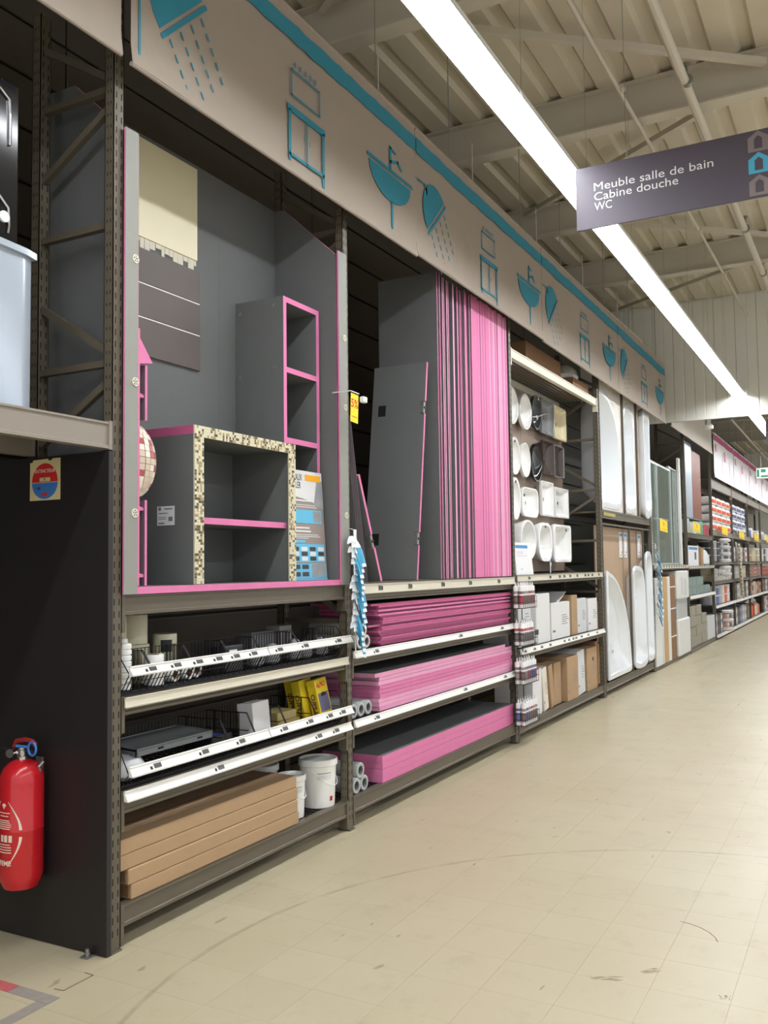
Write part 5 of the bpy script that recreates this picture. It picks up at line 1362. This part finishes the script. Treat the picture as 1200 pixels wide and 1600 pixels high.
# ------------------------------------------------------------------ bay four: bathtubs stood on end
BACKW = mat('white_back_board', (226, 220, 212), 0.5, var=0.02); BRNP = mat('brown_back_panel', (176, 150, 124), 0.6, var=0.04)
def tub(label, outline, cx_, cz_, y=0.03, depth=0.26, rim=0.10, floor_s=0.72, shift=(0, 0), m=ACRYL, name='bathtub', cat='bathtub', back=0.74):
    t = thing(name, label, cat, (cx_, y+depth/2, cz_+min(q[1] for q in outline)))
    def R(s, yy, f=0.0): return [(cx_+u*s+shift[0]*f, yy, cz_+v*s+shift[1]*f) for u, v in outline]
    g = G()
    g.rings([R(back-0.04, y+depth), R(back, y+depth-0.02), R(0.93, y+depth*0.3), R(0.985, y+0.03), R(1, y+0.015), R(0.99, y), R(1-rim*0.35, y-0.003), R(1-rim, y+0.002), R(1-rim-0.03, y+0.025), R(floor_s+0.06, y+depth*0.65), R(floor_s, y+depth*0.85), R(floor_s*0.5, y+depth*0.9)])
    g.build('shell', m, t)
    g = G(); z_ = cz_ + min(q[1] for q in outline)*0.55
    g.cyl((cx_, y+depth*0.90, z_), (cx_, y+depth*0.83, z_), 0.022, 16); g.build('drain', CHROME, t)
    return t
def smooth_outline(pts, n=8):
    o = []; m = len(pts)
    for i in range(m):
        p0, p1, p2, p3 = pts[i-1], pts[i], pts[(i+1) % m], pts[(i+2) % m]
        for k in range(n):
            s = k/n; o.append(tuple(0.5*((2*p1[j]) + (-p0[j]+p2[j])*s + (2*p0[j]-5*p1[j]+4*p2[j]-p3[j])*s*s + (-p0[j]+3*p1[j]-3*p2[j]+p3[j])*s**3) for j in (0, 1)))
    return o
# frame of thin taupe profiles around the displays
t = thing('bath_display_frame', 'thin taupe steel frame holding the upper bathtubs', 'frame', (11.6, 0.01, 2.112))
for x in (10.34, 11.50, 12.27, 12.90):
    g = G(); g.box(x, x+0.022, 0.002, 0.028, 2.1105, 3.74); g.build('upright_profile', TAUPE, t, smooth=False)
for z in (2.1105, 3.72):
    g = G(); g.box(10.362, 12.90, 0.004, 0.026, z, z+0.02); g.build('cross_profile', TAUPE, t, smooth=False)
corner = smooth_outline([(-0.52, -0.66), (-0.30, -0.70), (0.25, -0.70), (0.47, -0.62), (0.50, -0.15), (0.36, 0.30), (0.02, 0.62), (-0.36, 0.71), (-0.51, 0.62), (-0.53, 0.0)])
corner = [(-u if False else u, v) for u, v in corner]
def holed_board(label, outline, cx_, cz_, rect, y0, y1, m):
    """board with a cut-out the tub drops into"""
    x0, x1, z0, z1 = rect; g = G()
    def out(u, v):
        k = min((x1-cx_)/u if u > 1e-6 else ((x0-cx_)/u if u < -1e-6 else 1e9), (z1-cz_)/v if v > 1e-6 else ((z0-cz_)/v if v < -1e-6 else 1e9))
        return (cx_+u*k, cz_+v*k)
    inn = [(cx_+u*0.96, cz_+v*0.96) for u, v in outline]; ou = [out(u, v) for u, v in outline]
    for c in ((x0, z0), (x1, z0), (x1, z1), (x0, z1)):   # snap the nearest sample to each corner
        i = min(range(len(ou)), key=lambda q: (ou[q][0]-c[0])**2 + (ou[q][1]-c[1])**2); ou[i] = c
    n = len(ou); R = [[g.p((q[0], y, q[1])) for q in ring] for ring, y in ((inn, y0), (ou, y0), (ou, y1), (inn, y1))]
    for a in range(4):
        A, B = R[a], R[(a+1) % 4]
        for i in range(n): g.face([A[i], A[(i+1) % n], B[(i+1) % n], B[i]])
    return g.build('holed_board', m, label=label, cat='board', smooth=False)
tub('asymmetric white corner bathtub stood on end in the upper row', corner, 10.92, 2.86, y=0.022)
holed_board('white cut-out board around the asymmetric upper bathtub', corner, 10.92, 2.86, (10.37, 11.49, 2.1325, 3.71), 0.030, 0.042, BACKW)
g = G(); n = 10
narrow = smooth_outline([(-0.28, -0.68), (0.26, -0.68), (0.31, -0.40), (0.23, 0.0), (0.29, 0.40), (0.22, 0.66), (0.0, 0.73), (-0.23, 0.64), (-0.31, 0.3), (-0.31, -0.3)])
tub('narrow white bathtub with rounded top in the upper row', narrow, 11.89, 2.86, y=0.022)
holed_board('white cut-out board around the narrow upper bathtub', narrow, 11.89, 2.86, (11.53, 12.26, 2.1325, 3.71), 0.030, 0.042, BACKW)
g = G(); g.cbox(12.30, 12.46, 0.03, 0.05, 2.112, 3.72, 0.002); g.build('divider_panel', mat('beige_divider', (198, 176, 156), 0.6, var=0.03), label='beige upright divider panel between two upper bathtubs', cat='panel')
tub('bulging plain white bathtub at the end of the upper row', smooth_outline([(-0.18, -0.70), (0.14, -0.71), (0.19, -0.5), (0.15, 0.0), (0.17, 0.5), (0.14, 0.72), (-0.18, 0.72), (-0.19, 0.0)]), 12.69, 2.87, y=-0.04, depth=0.36, rim=0.14)
# yellowed edge strip along the beam
g = G(); g.box(10.40, 10.95, -0.0015, 0.0, 2.06, 2.10); g.build('tape_strip', mat('aged_yellow_tape', (170, 160, 84), 0.6, var=0.15), label='aged yellow tape strip on the bathtub beam', cat='tape')
# lower row
t = thing('bath_display_frame', 'thin taupe steel frame holding the lower bathtubs', 'frame', (11.6, 0.01, 0.126))
for x in (10.34, 11.68, 12.46, 12.90):
    g = G(); g.box(x, x+0.022, 0.002, 0.028, 0.1255, 1.97); g.build('upright_profile', TAUPE, t, smooth=False)
for z in (0.1255, 1.955):
    g = G(); g.box(10.362, 12.90, 0.004, 0.026, z, z+0.02); g.build('cross_profile', TAUPE, t, smooth=False)
for a, b, lb in ((10.37, 11.67, 'wide brown back panel of the lower bathtub display'), (11.71, 12.45, 'middle brown back panel of the lower bathtub display'), (12.49, 12.92, 'narrow brown back panel of the lower bathtub display')):
    g = G(); g.cbox(a, b, 0.10, 0.115, 0.15, 1.95, 0.002); g.build('brown_panel', BRNP, label=lb, cat='panel')
quarter = [(-0.56, -0.62), (0.48, -0.62), (0.545, -0.60), (0.56, -0.54)] + [(-0.56 + 1.10*math.cos(a), -0.56 + 1.18*math.sin(a)) for a in [PI/2*k/14 for k in range(1, 14)]] + [(-0.555, 0.64)]
tub('white quarter round corner bathtub in the lower row', quarter, 10.97, 0.79, y=-0.02, depth=0.118, rim=0.09, floor_s=0.6, back=0.85)
tub('white curved bathtub in the middle of the lower row', smooth_outline([(-0.31, -0.64), (0.31, -0.64), (0.345, -0.4), (0.32, 0.1), (0.25, 0.52), (0.10, 0.64), (-0.28, 0.64), (-0.34, 0.4), (-0.345, -0.4)]), 12.09, 0.815, y=-0.02, depth=0.118, back=0.85)
tub('tall slim white bathtub at the end of the lower row', smooth_outline([(-0.17, -0.70), (0.16, -0.70), (0.19, -0.5), (0.175, 0.3), (0.14, 0.72), (-0.16, 0.72), (-0.19, 0.3), (-0.19, -0.5)]), 12.69, 0.90, y=-0.02, depth=0.118, back=0.85)
for k, (x, lb) in enumerate(((10.46, 'white label holder at the left of the wide brown panel'), (11.50, 'white label holder at the right of the wide brown panel'), (11.74, 'white label holder on the middle brown panel'), (12.52, 'white label holder left on the narrow brown panel'), (12.74, 'white label holder right on the narrow brown panel'))):
    t = thing('label_holder', lb, 'label', (x+0.065, 0.095, 1.62))
    g = G(); g.cbox(x, x+0.15, 0.092, 0.0995, 1.58, 1.90, 0.002); g.build('holder', PAPER, t)
    g = G(); g.box(x+0.01, x+0.14, 0.091, 0.092, 1.85, 1.885, 0); g.box(x+0.04, x+0.07, 0.091, 0.092, 1.60, 1.62, 1); g.box(x+0.09, x+0.12, 0.091, 0.092, 1.64, 1.66, 1); g.build('print', [BLUEINK, BLACKINK], t, smooth=False)
g = G(); g.prism([(10.45, 2.1106), (10.5, 2.1106)], lambda u, v, d: (u, d, v), 0, 1) if False else None

# ------------------------------------------------------------------ bay five: shower enclosures and upright packages
ALU = mat('aluminium_profile', (200, 206, 204), 0.3, 0.5, var=0.03)
def glassdoor(x0, x1, y0, y1, z0, z1, label, bars=()):
    """framed glass panel standing in a plane between (x0,y0) and (x1,y1)"""
    t = thing('shower_screen', label, 'shower screen', ((x0+x1)/2, (y0+y1)/2, z0))
    d = Vector((x1-x0, y1-y0, 0)).normalized(); nrm = Vector((-d.y, d.x, 0))
    def P(s, v): return Vector((x0+(x1-x0)*s, y0+(y1-y0)*s, v))
    for s in (0.0, 1.0):
        g = G(); g.bar(P(s, z0), P(s, z1), 0.035, 0.035); g.build('side_profile', ALU, t, smooth=False)
    for v in (z0+0.02, z1-0.02):
        g = G(); g.bar(P(0.02, v), P(0.98, v), 0.03, 0.03); g.build('cross_profile', ALU, t, smooth=False)
    for s in bars:
        g = G(); g.bar(P(s, z0+0.03), P(s, z1-0.03), 0.05, 0.02); g.build('mullion', ALU, t, smooth=False)
    g = G(); A = [P(0.02, z0+0.03), P(0.98, z0+0.03), P(0.98, z1-0.03), P(0.02, z1-0.03)]
    i = [g.p(q - nrm*0.003) for q in A]; j = [g.p(q + nrm*0.003) for q in A]
    g.face(i); g.face(j[::-1])
    for k in range(4): g.face([i[k], j[k], j[(k+1) % 4], i[(k+1) % 4]])
    g.build('glass_pane', GLASS, t, smooth=False)
    return t
glassdoor(13.15, 14.75, 0.04, 0.06, 1.471, 2.98, 'front glass shower screen with pale aluminium profiles', (0.28,))
glassdoor(14.0, 15.5, 0.24, 0.28, 1.471, 3.10, 'rear glass shower screen behind the front one', (0.5,))
glassdoor(14.85, 15.55, 0.10, 0.12, 1.471, 3.05, 'narrow glass shower screen next to the tile panel upright', ())
g = G(); g.cbox(15.58, 15.72, 0.06, 0.10, 1.471, 3.25, 0.004); g.build('white_slab', WHITE, label='tall white slab standing beside the glass shower screens', cat='panel')
for k, (x, z) in enumerate(((13.5, 1.471), (13.9, 1.471), (14.3, 1.471))):
    g = G(); g.cbox(x, x+0.16, 0.10, 0.2, z, z+0.30-0.04*k, 0.006); g.build('white_profile_box', WHITE, label='small white fitting carton below the glass screens', cat='box', group='white fitting cartons')
WOODB = mat('packing_wood', (196, 160, 112), 0.8, var=0.12, scale=8); FOAM = mat('white_foam_wrap', (226, 226, 222), 0.6, var=0.05, bump=0.2, bscale=20)
for (a, b, z1, m_, lb) in ((13.10, 13.52, 1.29, FOAM, 'white upright wrapped tray nearest the bathtubs'), (13.55, 13.66, 1.27, GBX, 'thin white panel next to the wooden edged package'), (13.69, 13.98, 1.30, WOODB, 'wooden edged upright package'), (14.0, 14.2, 1.30, FOAM, 'white slab between the wooden and brown packages'), (14.24, 14.62, 1.33, CARDD, 'dark brown upright carton with white straps')):
    t = thing('upright_package', lb, 'package', ((a+b)/2, 0.2, 0.0455))
    g = G(); g.cbox(a, b, 0.0, 0.38, 0.0455, z1, 0.006); g.build('package_body', m_, t)
    if m_ is CARDD:
        g = G()
        for z in (0.38, 0.80, 1.13): g.box(a-0.001, b+0.001, -0.0015, 0.3805, z, z+0.02)
        g.build('strap', WHITE, t, smooth=False)
t = thing('upright_package', 'big white foam wrapped shower tray with clear middle', 'package', (15.2, 0.2, 0.0455))
g = G(); g.cbox(14.68, 15.68, -0.03, 0.30, 0.0455, 0.62, 0.02); g.build('lower_wrap', FOAM, t)
g = G(); g.cbox(14.74, 15.62, 0.0, 0.27, 0.61, 0.95, 0.01); g.build('tray_body', mat('tray_grey_white', (190, 196, 200), 0.2, var=0.03), t)
g = G(); g.cbox(14.68, 15.66, -0.03, 0.30, 0.93, 1.38, 0.02); g.build('upper_wrap', FOAM, t)
g = G(); g.box(14.95, 15.1, -0.0312, -0.03, 1.0, 1.28); g.box(15.2, 15.42, -0.0312, -0.03, 0.99, 1.25); g.build('label', [GBX], t, smooth=False)

# ------------------------------------------------------------------ bay six: tile panels, packages, glass blocks, stone cartons
SILV = mat('silver_blue_panel', (176, 190, 206), 0.3, 0.2, var=0.15, scale=2.5); COPP = mat('copper_panel', (132, 70, 50), 0.42, 0.0, var=0.25, scale=3)
for (a, b, z1, m_, lb) in ((15.90, 16.85, 3.62, SILV, 'shiny silver blue wall panel'), (16.87, 17.80, 3.52, COPP, 'glossy copper brown wall panel')):
    t = thing('wall_panel', lb + ' standing above the bright packages', 'panel', ((a+b)/2, 0.1, 2.32))
    g = G(); g.cbox(a, b, 0.06, 0.075, 2.30, z1, 0.002); g.build('panel_face', m_, t)
    g = G(); g.box(a+0.02, a+0.04, 0.075, 0.435, 2.3, 2.33); g.box(b-0.04, b-0.02, 0.075, 0.435, 2.3, 2.33); g.box(a, b, 0.06, 0.12, 2.28, 2.30); g.build('bracket', STEEL, t, smooth=False)
PC = [mat('pack_'+n_, c_, 0.4, var=0.2, scale=25) for n_, c_ in (('pale', (196, 206, 206)), ('green', (80, 160, 130)), ('crimson', (170, 40, 62)), ('white', (224, 224, 222)), ('brown', (110, 80, 62)), ('aqua', (110, 176, 190)))]
g = G(); g.box(15.88, 18.6, -0.002, 0.01, 2.13, 2.16); 
g.build('dark_divider_bar', BLACK, label='dark horizontal bar across the bright packages', cat='bar') if False else None
for r_ in range(2):
    for k in range(7):
        ci = [0, 0, 3, 5, 1, 2, 2][k]; a = 15.92+0.36*k
        g = G(); g.cbox(a, a+0.33, 0.03+0.12*r_, 0.14+0.12*r_, 2.0155, 2.26-0.02*((k*3) % 4)+0.03*r_, 0.006)
        g.build('small_package', PC[ci], label='small %s package on the shelf under the tile panels' % ('pale', 'green', 'crimson', 'white', 'brown', 'aqua')[ci], cat='package', group='small %s packages under the tile panels' % ('pale', 'green', 'crimson', 'white', 'brown', 'aqua')[ci])
t = thing('paper_sign', 'white notice with blue header and dark photo above the glass blocks', 'notice', (16.5, 0.03, 1.451))
g = G(); g.cbox(15.98, 17.02, 0.02, 0.035, 1.4515, 1.80, 0.002); g.build('sheet', PAPER, t)
g = G(); g.box(16.06, 16.94, 0.0188, 0.02, 1.73, 1.775, 0); g.box(16.62, 16.78, 0.0188, 0.02, 1.56, 1.69, 1); g.build('print', [BLUEINK, mat('navy_ink', (50, 56, 90), 0.5, var=0)], t, smooth=False)
for k in range(3):
    a = 17.08+0.24*k; g = G(); g.cbox(a, a+0.2, 0.05, 0.35, 1.4515, 1.82-0.02*(k % 3), 0.004); g.build('slim_carton', [CARD, CARDD, CARD, CARDD][k], label=['tan slim carton next to the blue headed notice', 'dark slim carton second from the blue headed notice', 'tan slim carton third from the blue headed notice', 'dark slim carton behind the white bag'][k], cat='box')
g = G(); n = 16
g.rings([[(18.25+0.28*s*math.cos(a)*(1+0.08*math.sin(3*a)), 0.13+0.11*s*math.sin(a), 1.4515+z) for a in [2*PI*i/n for i in range(n)]] for s, z in ((0.8, 0), (1, 0.03), (0.95, 0.18), (0.55, 0.27), (0.2, 0.31), (0.35, 0.35))], mis=[0, 0, 0, 0, 1])
g.build('white_sack', [mat('white_sack_film', (220, 224, 220), 0.3, var=0.1), PC[1]], label='white sack with green top beside the slim cartons', cat='bag')
GB = mat('glass_block', (150, 182, 178), 0.08, var=0.12, scale=8, trans=0.35)
def gblock(x, z):
    t = thing('glass_block', 'greenish glass block stacked on the white railed shelf', 'glass block', (x+0.19, 0.1, z), 'stacked glass blocks')
    g = G(); g.cbox(x, x+0.38, 0.03, 0.16, z, z+0.165, 0.012); g.build('block_body', GB, t)
    g = G(); g.cbox(x+0.05, x+0.33, 0.026, 0.032, z+0.025, z+0.14, 0.004); g.build('recessed_face', GB, t)
for k in range(6): gblock(15.92+0.40*k, 0.9305)
for k in range(4): gblock(15.95+0.40*k, 1.0960)
STONE = mat('beige_stone_carton', (158, 152, 136), 0.8, var=0.08, scale=4)
for r_ in range(4):
    for c_ in range(3 if r_ < 2 else (3 if r_ == 2 else 2)):
        a = 15.92+0.56*c_; g = G(); g.cbox(a, a+0.54, 0.0+0.01*((r_+c_) % 2), 0.36, 0.0805+0.172*r_, 0.0805+0.172*(r_+1)-0.002, 0.006)
        g.build('stone_carton', STONE, label='beige stone tile carton in the block stack on the base shelf', cat='box', group='stacked beige stone cartons')
t = wcarton('pale grey open carton beside the stone cartons', 17.66, 18.55, 0.0, 0.36, 0.0805, 0.50, GBX, print_=False)
carton('black_crate', 'black bucket like crate behind the pale grey carton', 17.7, 18.5, 0.37, 0.43, 0.0805, 0.62, BLACK, tape=False)
t = thing('spot_lamp', 'small white spotlight fixed on the pale banner', 'spotlight', (15.95, -0.35, 3.75))
g = G(); g.cyl((15.95, -0.35, 3.79), (15.95, -0.35, 3.95), 0.02, 8); g.bar((15.95, -0.35, 3.95), (15.95, -0.06, 3.95), 0.02, 0.02); g.build('arm', STEEL, t)
g = G(); g.lathe([(0.03, 3.74), (0.075, 3.75), (0.08, 3.80), (0.05, 3.83)], (15.98, -0.38, 0), 16); g.build('lamp_head', WHITE, t)

# ------------------------------------------------------------------ far rack goods
random.seed(77)
SACKO = [mat('sack_white', (232, 230, 226), 0.6, var=0.05, bump=0.3, bscale=12), mat('sack_orange_print', (226, 84, 40), 0.6, var=0.15, scale=14)]
SACKB = [mat('sack_pale', (214, 216, 224), 0.6, var=0.06), mat('sack_navy_print', (92, 98, 128), 0.6, var=0.25, scale=20)]
def sack(x, z, w, h, mats, label, grp):
    t = thing('sack', label, 'sack', (x+w/2, 0.2, z), grp)
    n = 14; g = G()
    def R(s, y): return [(x+w/2+w/2*s*(abs(math.cos(a))**0.5)*(1 if math.cos(a) > 0 else -1), y, z+h/2+h/2*s*(abs(math.sin(a))**0.6)*(1 if math.sin(a) > 0 else -1)) for a in [2*PI*k/n for k in range(n)]]
    g.rings([R(0.6, 0.02), R(0.92, 0.03), R(1.0, 0.07), R(1.0, 0.36), R(0.7, 0.40)]); g.build('sack_body', mats[0], t)
    g = G(); g.cbox(x+w*0.12, x+w*0.88, 0.010, 0.03, z+h*0.25, z+h*0.62, 0.004); g.build('sack_print', mats[1], t)
xa, xb = bx(6)
for r_ in range(4):
    for k in range(4): sack(xa+0.05+0.71*k, 2.141+0.172*r_, 0.69, 0.170, SACKO, 'white sack with orange print stacked in the first far bay', 'orange printed sacks')
xa, xb = bx(7)
for r_ in range(4):
    for k in range(3): sack(xa+0.08+0.86*k, 2.141+0.172*r_, 0.82, 0.168, SACKB, 'pale sack with navy print stacked in the second far bay', 'navy printed sacks')
FC = [mat('far_'+n_, c_, 0.45, var=0.25, scale=18) for n_, c_ in (('silver', (176, 178, 184)), ('brown', (122, 96, 84)), ('red', (180, 50, 46)), ('blue', (96, 120, 170)), ('cream', (200, 190, 160)), ('dark', (64, 62, 66)), ('white', (222, 220, 218)), ('orange', (226, 110, 52)), ('tan', (170, 140, 104)), ('pinkish', (190, 150, 146)))]
FN = ['silver', 'brown', 'red', 'blue', 'cream', 'dark', 'white', 'orange', 'tan', 'pinkish']
def fill(k, lv, z, seq, kind, h, rows=1, dx=0.30):
    xa, xb = bx(6+k); x = xa + 0.10; i = 0
    nm = ['base', 'low', 'middle', 'upper', 'sack'][lv]
    while x + dx < xb - 0.05:
        ci = seq[i % len(seq)]
        for r_ in range(rows):
            zz_ = z + 0.0005 + r_*(h+0.002); hh = h*(0.86+0.14*((i*7+r_*3) % 5)/4) if r_ == rows-1 else h
            lb = '%s %s on the %s shelf of the %s bay of the far rack' % (FN[ci], kind, nm, FARB[k]); gp = '%s %ss, %s shelf, %s far bay' % (FN[ci], kind, nm, FARB[k])
            g = G()
            if kind in ('tin', 'tub'):
                r = dx*0.44; n = 14
                g.lathe([(r*0.95, zz_), (r, zz_+0.006), (r, zz_+hh*0.85), (r*1.04, zz_+hh*0.87), (r*1.04, zz_+hh-0.006), (r*0.97, zz_+hh)], (x+dx/2, 0.03+r, 0), n, mis=[0, 0, 1, 1, 1])
                g.build(kind, [FC[ci], FC[6]], label=lb, cat=kind, group=gp)
            elif kind == 'bottle':
                r = dx*0.38
                g.lathe([(r*0.9, zz_), (r, zz_+0.01), (r, zz_+hh*0.65), (r*0.4, zz_+hh*0.82), (r*0.35, zz_+hh)], (x+dx/2, 0.04+r, 0), 12, mis=[0, 0, 0, 1])
                g.build(kind, [FC[ci], FC[6]], label=lb, cat='bottle', group=gp)
            else:
                t = thing(kind, lb, kind, (x+dx/2, 0.15, zz_), gp)
                g.cbox(x+0.012, x+dx-0.012, 0.03, 0.28, zz_, zz_+hh, 0.006); g.build('carton_body', FC[ci], t)
                g = G(); g.box(x+dx*0.2, x+dx*0.8, 0.0285, 0.03, zz_+hh*0.35, zz_+hh*0.75); g.build('label_print', FC[(ci+6) % 10], t, smooth=False)
        x += dx; i += 1
PLAN = [ # per bay: base, low, middle, upper
  [((0, 5, 0, 5, 1), 'box', 0.20, 2, 0.34), ((0, 3, 0, 6, 7, 6), 'tub', 0.19, 2, 0.40), ((4, 0, 4, 0), 'box', 0.13, 2, 0.42), ((5, 0, 5), 'tin', 0.14, 3, 0.33)],
  [((0, 5, 3, 0), 'box', 0.20, 2, 0.42), ((5, 0, 4, 8), 'box', 0.19, 2, 0.44), ((0, 4, 0, 5), 'tin', 0.15, 2, 0.40), ((0, 5, 6), 'box', 0.17, 2, 0.44)],
  [((4, 7, 2, 6), 'bottle', 0.46, 1, 0.40), ((1, 9, 4, 8), 'box', 0.34, 1, 0.44), ((9, 1, 9), 'box', 0.10, 3, 0.46), ((4, 8, 4), 'tin', 0.18, 2, 0.46)],
  [((5, 0, 6, 5), 'box', 0.22, 2, 0.46), ((1, 5, 0), 'box', 0.18, 2, 0.46), ((2, 1, 2), 'box', 0.12, 2, 0.46), ((0, 6, 5), 'tub', 0.2, 2, 0.46)]]
for k, pl_ in enumerate(PLAN):
    for lv, (z, p) in enumerate(zip((0.09, 0.66, 1.13, 1.52), pl_)): fill(k, lv, z, p[0], p[1], p[2], p[3], p[4])
fill(2, 4, 2.14, (4, 3, 6, 9), 'bottle', 0.32, 1, 0.52); fill(3, 4, 2.14, (6, 0, 4), 'bottle', 0.30, 1, 0.52)
# hanging strips of small goods on the far uprights
for (x, z0, z1, n_, m_, lb, pl2, gp) in ((19.0, 1.2, 2.0, 6, FC[6], 'hanging strip of round white knobs beside the far rack', 'round white knob on the hanging strip', 'white knobs'), (19.05, 0.12, 0.62, 3, FC[2], 'lower hanging strip of red topped tubs beside the far rack', 'red and white tub on the lower hanging strip', 'red and white tubs')):
    t = thing('clip_strip', lb, 'clip strip', (x, -0.05, z0))
    g = G(); g.box(x-0.02, x+0.02, -0.035, -0.03, z0, z1); g.box(x-0.01, x+0.01, -0.031, 0.0, z1-0.02, z1); g.build('strip', BLACK, t, smooth=False)
    for k in range(n_):
        z = z0 + (z1-z0)*(k+0.2)/n_
        g = G(); g.lathe([(0.03, z), (0.11, z+0.02), (0.12, z+0.06), (0.06, z+0.085)], (x+0.06, -0.16, 0), 14, mis=[0, 1, 1]); g.build('hanging_pot', [m_, FC[6]], t)
# ladder like strip of pale leaf packs on the second far upright
t = thing('clip_strip', 'long hanging strip of pale packs between the first and second far bays', 'clip strip', (21.95, -0.06, 0.7))
g = G(); g.tube([(21.85, -0.03, 1.95), (22.1, -0.06, 1.5), (22.3, -0.06, 0.7)], 0.02, 6); g.build('strip', FC[6], t)
for k in range(14):
    z = 0.75+0.085*k; x = 22.28-0.42*(z-0.7)/1.25
    g = G(Matrix.Translation((x, -0.09, z)) @ Matrix.Rotation(0.5, 4, 'Y')); g.cbox(-0.05, 0.17, -0.02, 0.02, 0.0, 0.06, 0.008); g.build('leaf_pack', FC[4], t)
# exit sign and second hanging sign in the distance
t = thing('exit_sign', 'green and white emergency exit sign hanging over the far aisle', 'sign', (22.0, -0.72, 3.38))
g = G(); g.cbox(22.0, 22.05, -1.0, -0.50, 3.38, 3.62, 0.004); g.build('sign_board', mat('exit_white', (222, 236, 226), 0.5, var=0), t)
EXG = mat('exit_green', (40, 130, 96), 0.5, var=0)
g = G()
for (u0, u1, v0, v1) in ((-0.52, -0.56, 3.42, 3.58), (-0.60, -0.78, 3.41, 3.45), (-0.60, -0.70, 3.52, 3.59), (-0.84, -0.96, 3.42, 3.58)): g.box(21.998, 22.0, u1, u0, v0, v1)
g.build('pictogram', EXG, t, smooth=False)
for y in (-0.6, -0.9):
    g = G(); g.cyl((22.02, y, 3.62), (22.02, y, 5.5), 0.006, 5); g.build('hanger_wire', STEEL, t)
t = thing('direction_sign', 'second dark mauve hanging sign just past the bulkhead', 'sign', (14.9, -2.0, 3.25))
g = G(); g.cbox(14.9, 14.915, -2.9, -1.36, 3.27, 3.66, 0.002); g.build('sign_board', SIGN, t)
for y in (-1.6, -2.6):
    g = G(); g.cyl((14.907, y, 3.66), (14.907, y, 5.5), 0.003, 5); g.build('hanger_wire', STEEL, t)

# ------------------------------------------------------------------ marks on the floor
TAPEG = mat('floor_tape_grey', (148, 140, 132), 0.6, var=0.2, scale=30); TAPER = mat('floor_tape_red', (190, 96, 96), 0.6, var=0.2, scale=30)
t = thing('floor_tape', 'worn grey and red adhesive tape corner stuck on the floor', 'tape', (2.3, 0.05, 0.0003))
g = G(); g.box(2.305, 2.36, -0.105, 0.10, 0.0004, 0.0012); g.build('grey_strip', TAPEG, t, smooth=False)
g = G(); g.box(2.305, 2.36, 0.102, 0.40, 0.0004, 0.0012); g.build('red_strip', TAPER, t, smooth=False)
g = G(); g.box(1.7, 2.303, -0.105, -0.05, 0.0004, 0.0012); g.build('grey_strip', TAPEG, t, smooth=False)
MARK = mat('pencil_black_mark', (70, 66, 58), 0.7, var=0.1)
def floor_mark(label, pts, w):
    g = G()
    for (a, b), (c, d) in zip(pts[:-1], pts[1:]):
        dx, dy = c-a, d-b; l = math.hypot(dx, dy); nx, ny = -dy/l*w/2, dx/l*w/2
        g.prism([(a+nx, b+ny), (a-nx, b-ny), (c-nx, d-ny), (c+nx, d+ny)], lambda u, v, d_: (u, v, d_), 0.0003, 0.0007)
    g.build('floor_mark', MARK, label=label, cat='mark', smooth=False)
floor_mark('thin black bracket line drawn on the floor beside the black panel', [(2.545, -0.03), (2.543, -0.075), (2.405, -0.073), (2.40, -0.03)], 0.004)
floor_mark('thin curved black scratch on the aisle floor', [(4.02, -1.92), (4.012, -1.96), (3.99, -2.005), (3.955, -2.045), (3.91, -2.075), (3.87, -2.09)], 0.003)
SMUD = mat('grey_scuff', (104, 98, 82), 0.8, var=0.3, scale=40)
def scuff(label, x, y, a, pts):
    """a cluster of thin rubbed streaks filling the given outline"""
    g = G(); ca, sa = math.cos(a), math.sin(a)
    u0 = min(p[0] for p in pts); u1 = max(p[0] for p in pts); v0 = min(p[1] for p in pts); v1 = max(p[1] for p in pts)
    for k in range(12):
        v = v0 + (v1-v0)*random.random(); ua = u0 + (u1-u0)*random.random()*0.7; ub = min(u1, ua + (u1-u0)*random.uniform(0.2, 0.55)); w = random.uniform(0.0006, 0.0022)
        q = [(ua, v), ((ua+ub)/2, v-w), (ub, v+w*0.4), ((ua+ub)/2, v+w)]
        g.prism([(x+s*ca-t_*sa, y+s*sa+t_*ca) for s, t_ in q], lambda s, t_, d: (s, t_, d), 0.0003, 0.0005+0.00001*k)
    g.build('scuff_mark', SMUD, label=label, cat='mark', smooth=False)
scuff('long smeared grey scuff on the floor tiles', 3.36, -1.77, -1.2, [(-0.06, -0.008), (0.0, -0.016), (0.07, -0.004), (0.075, 0.008), (0.02, 0.012), (-0.05, 0.014)])
scuff('short dark scuff beside the long smeared one', 3.49, -1.90, -0.9, [(-0.035, -0.012), (0.03, -0.018), (0.045, 0.004), (0.01, 0.016), (-0.03, 0.01)])
scuff('squarish grey scuff near the aisle edge', 3.39, -2.18, 0.3, [(-0.02, -0.022), (0.025, -0.016), (0.022, 0.022), (-0.016, 0.026)])
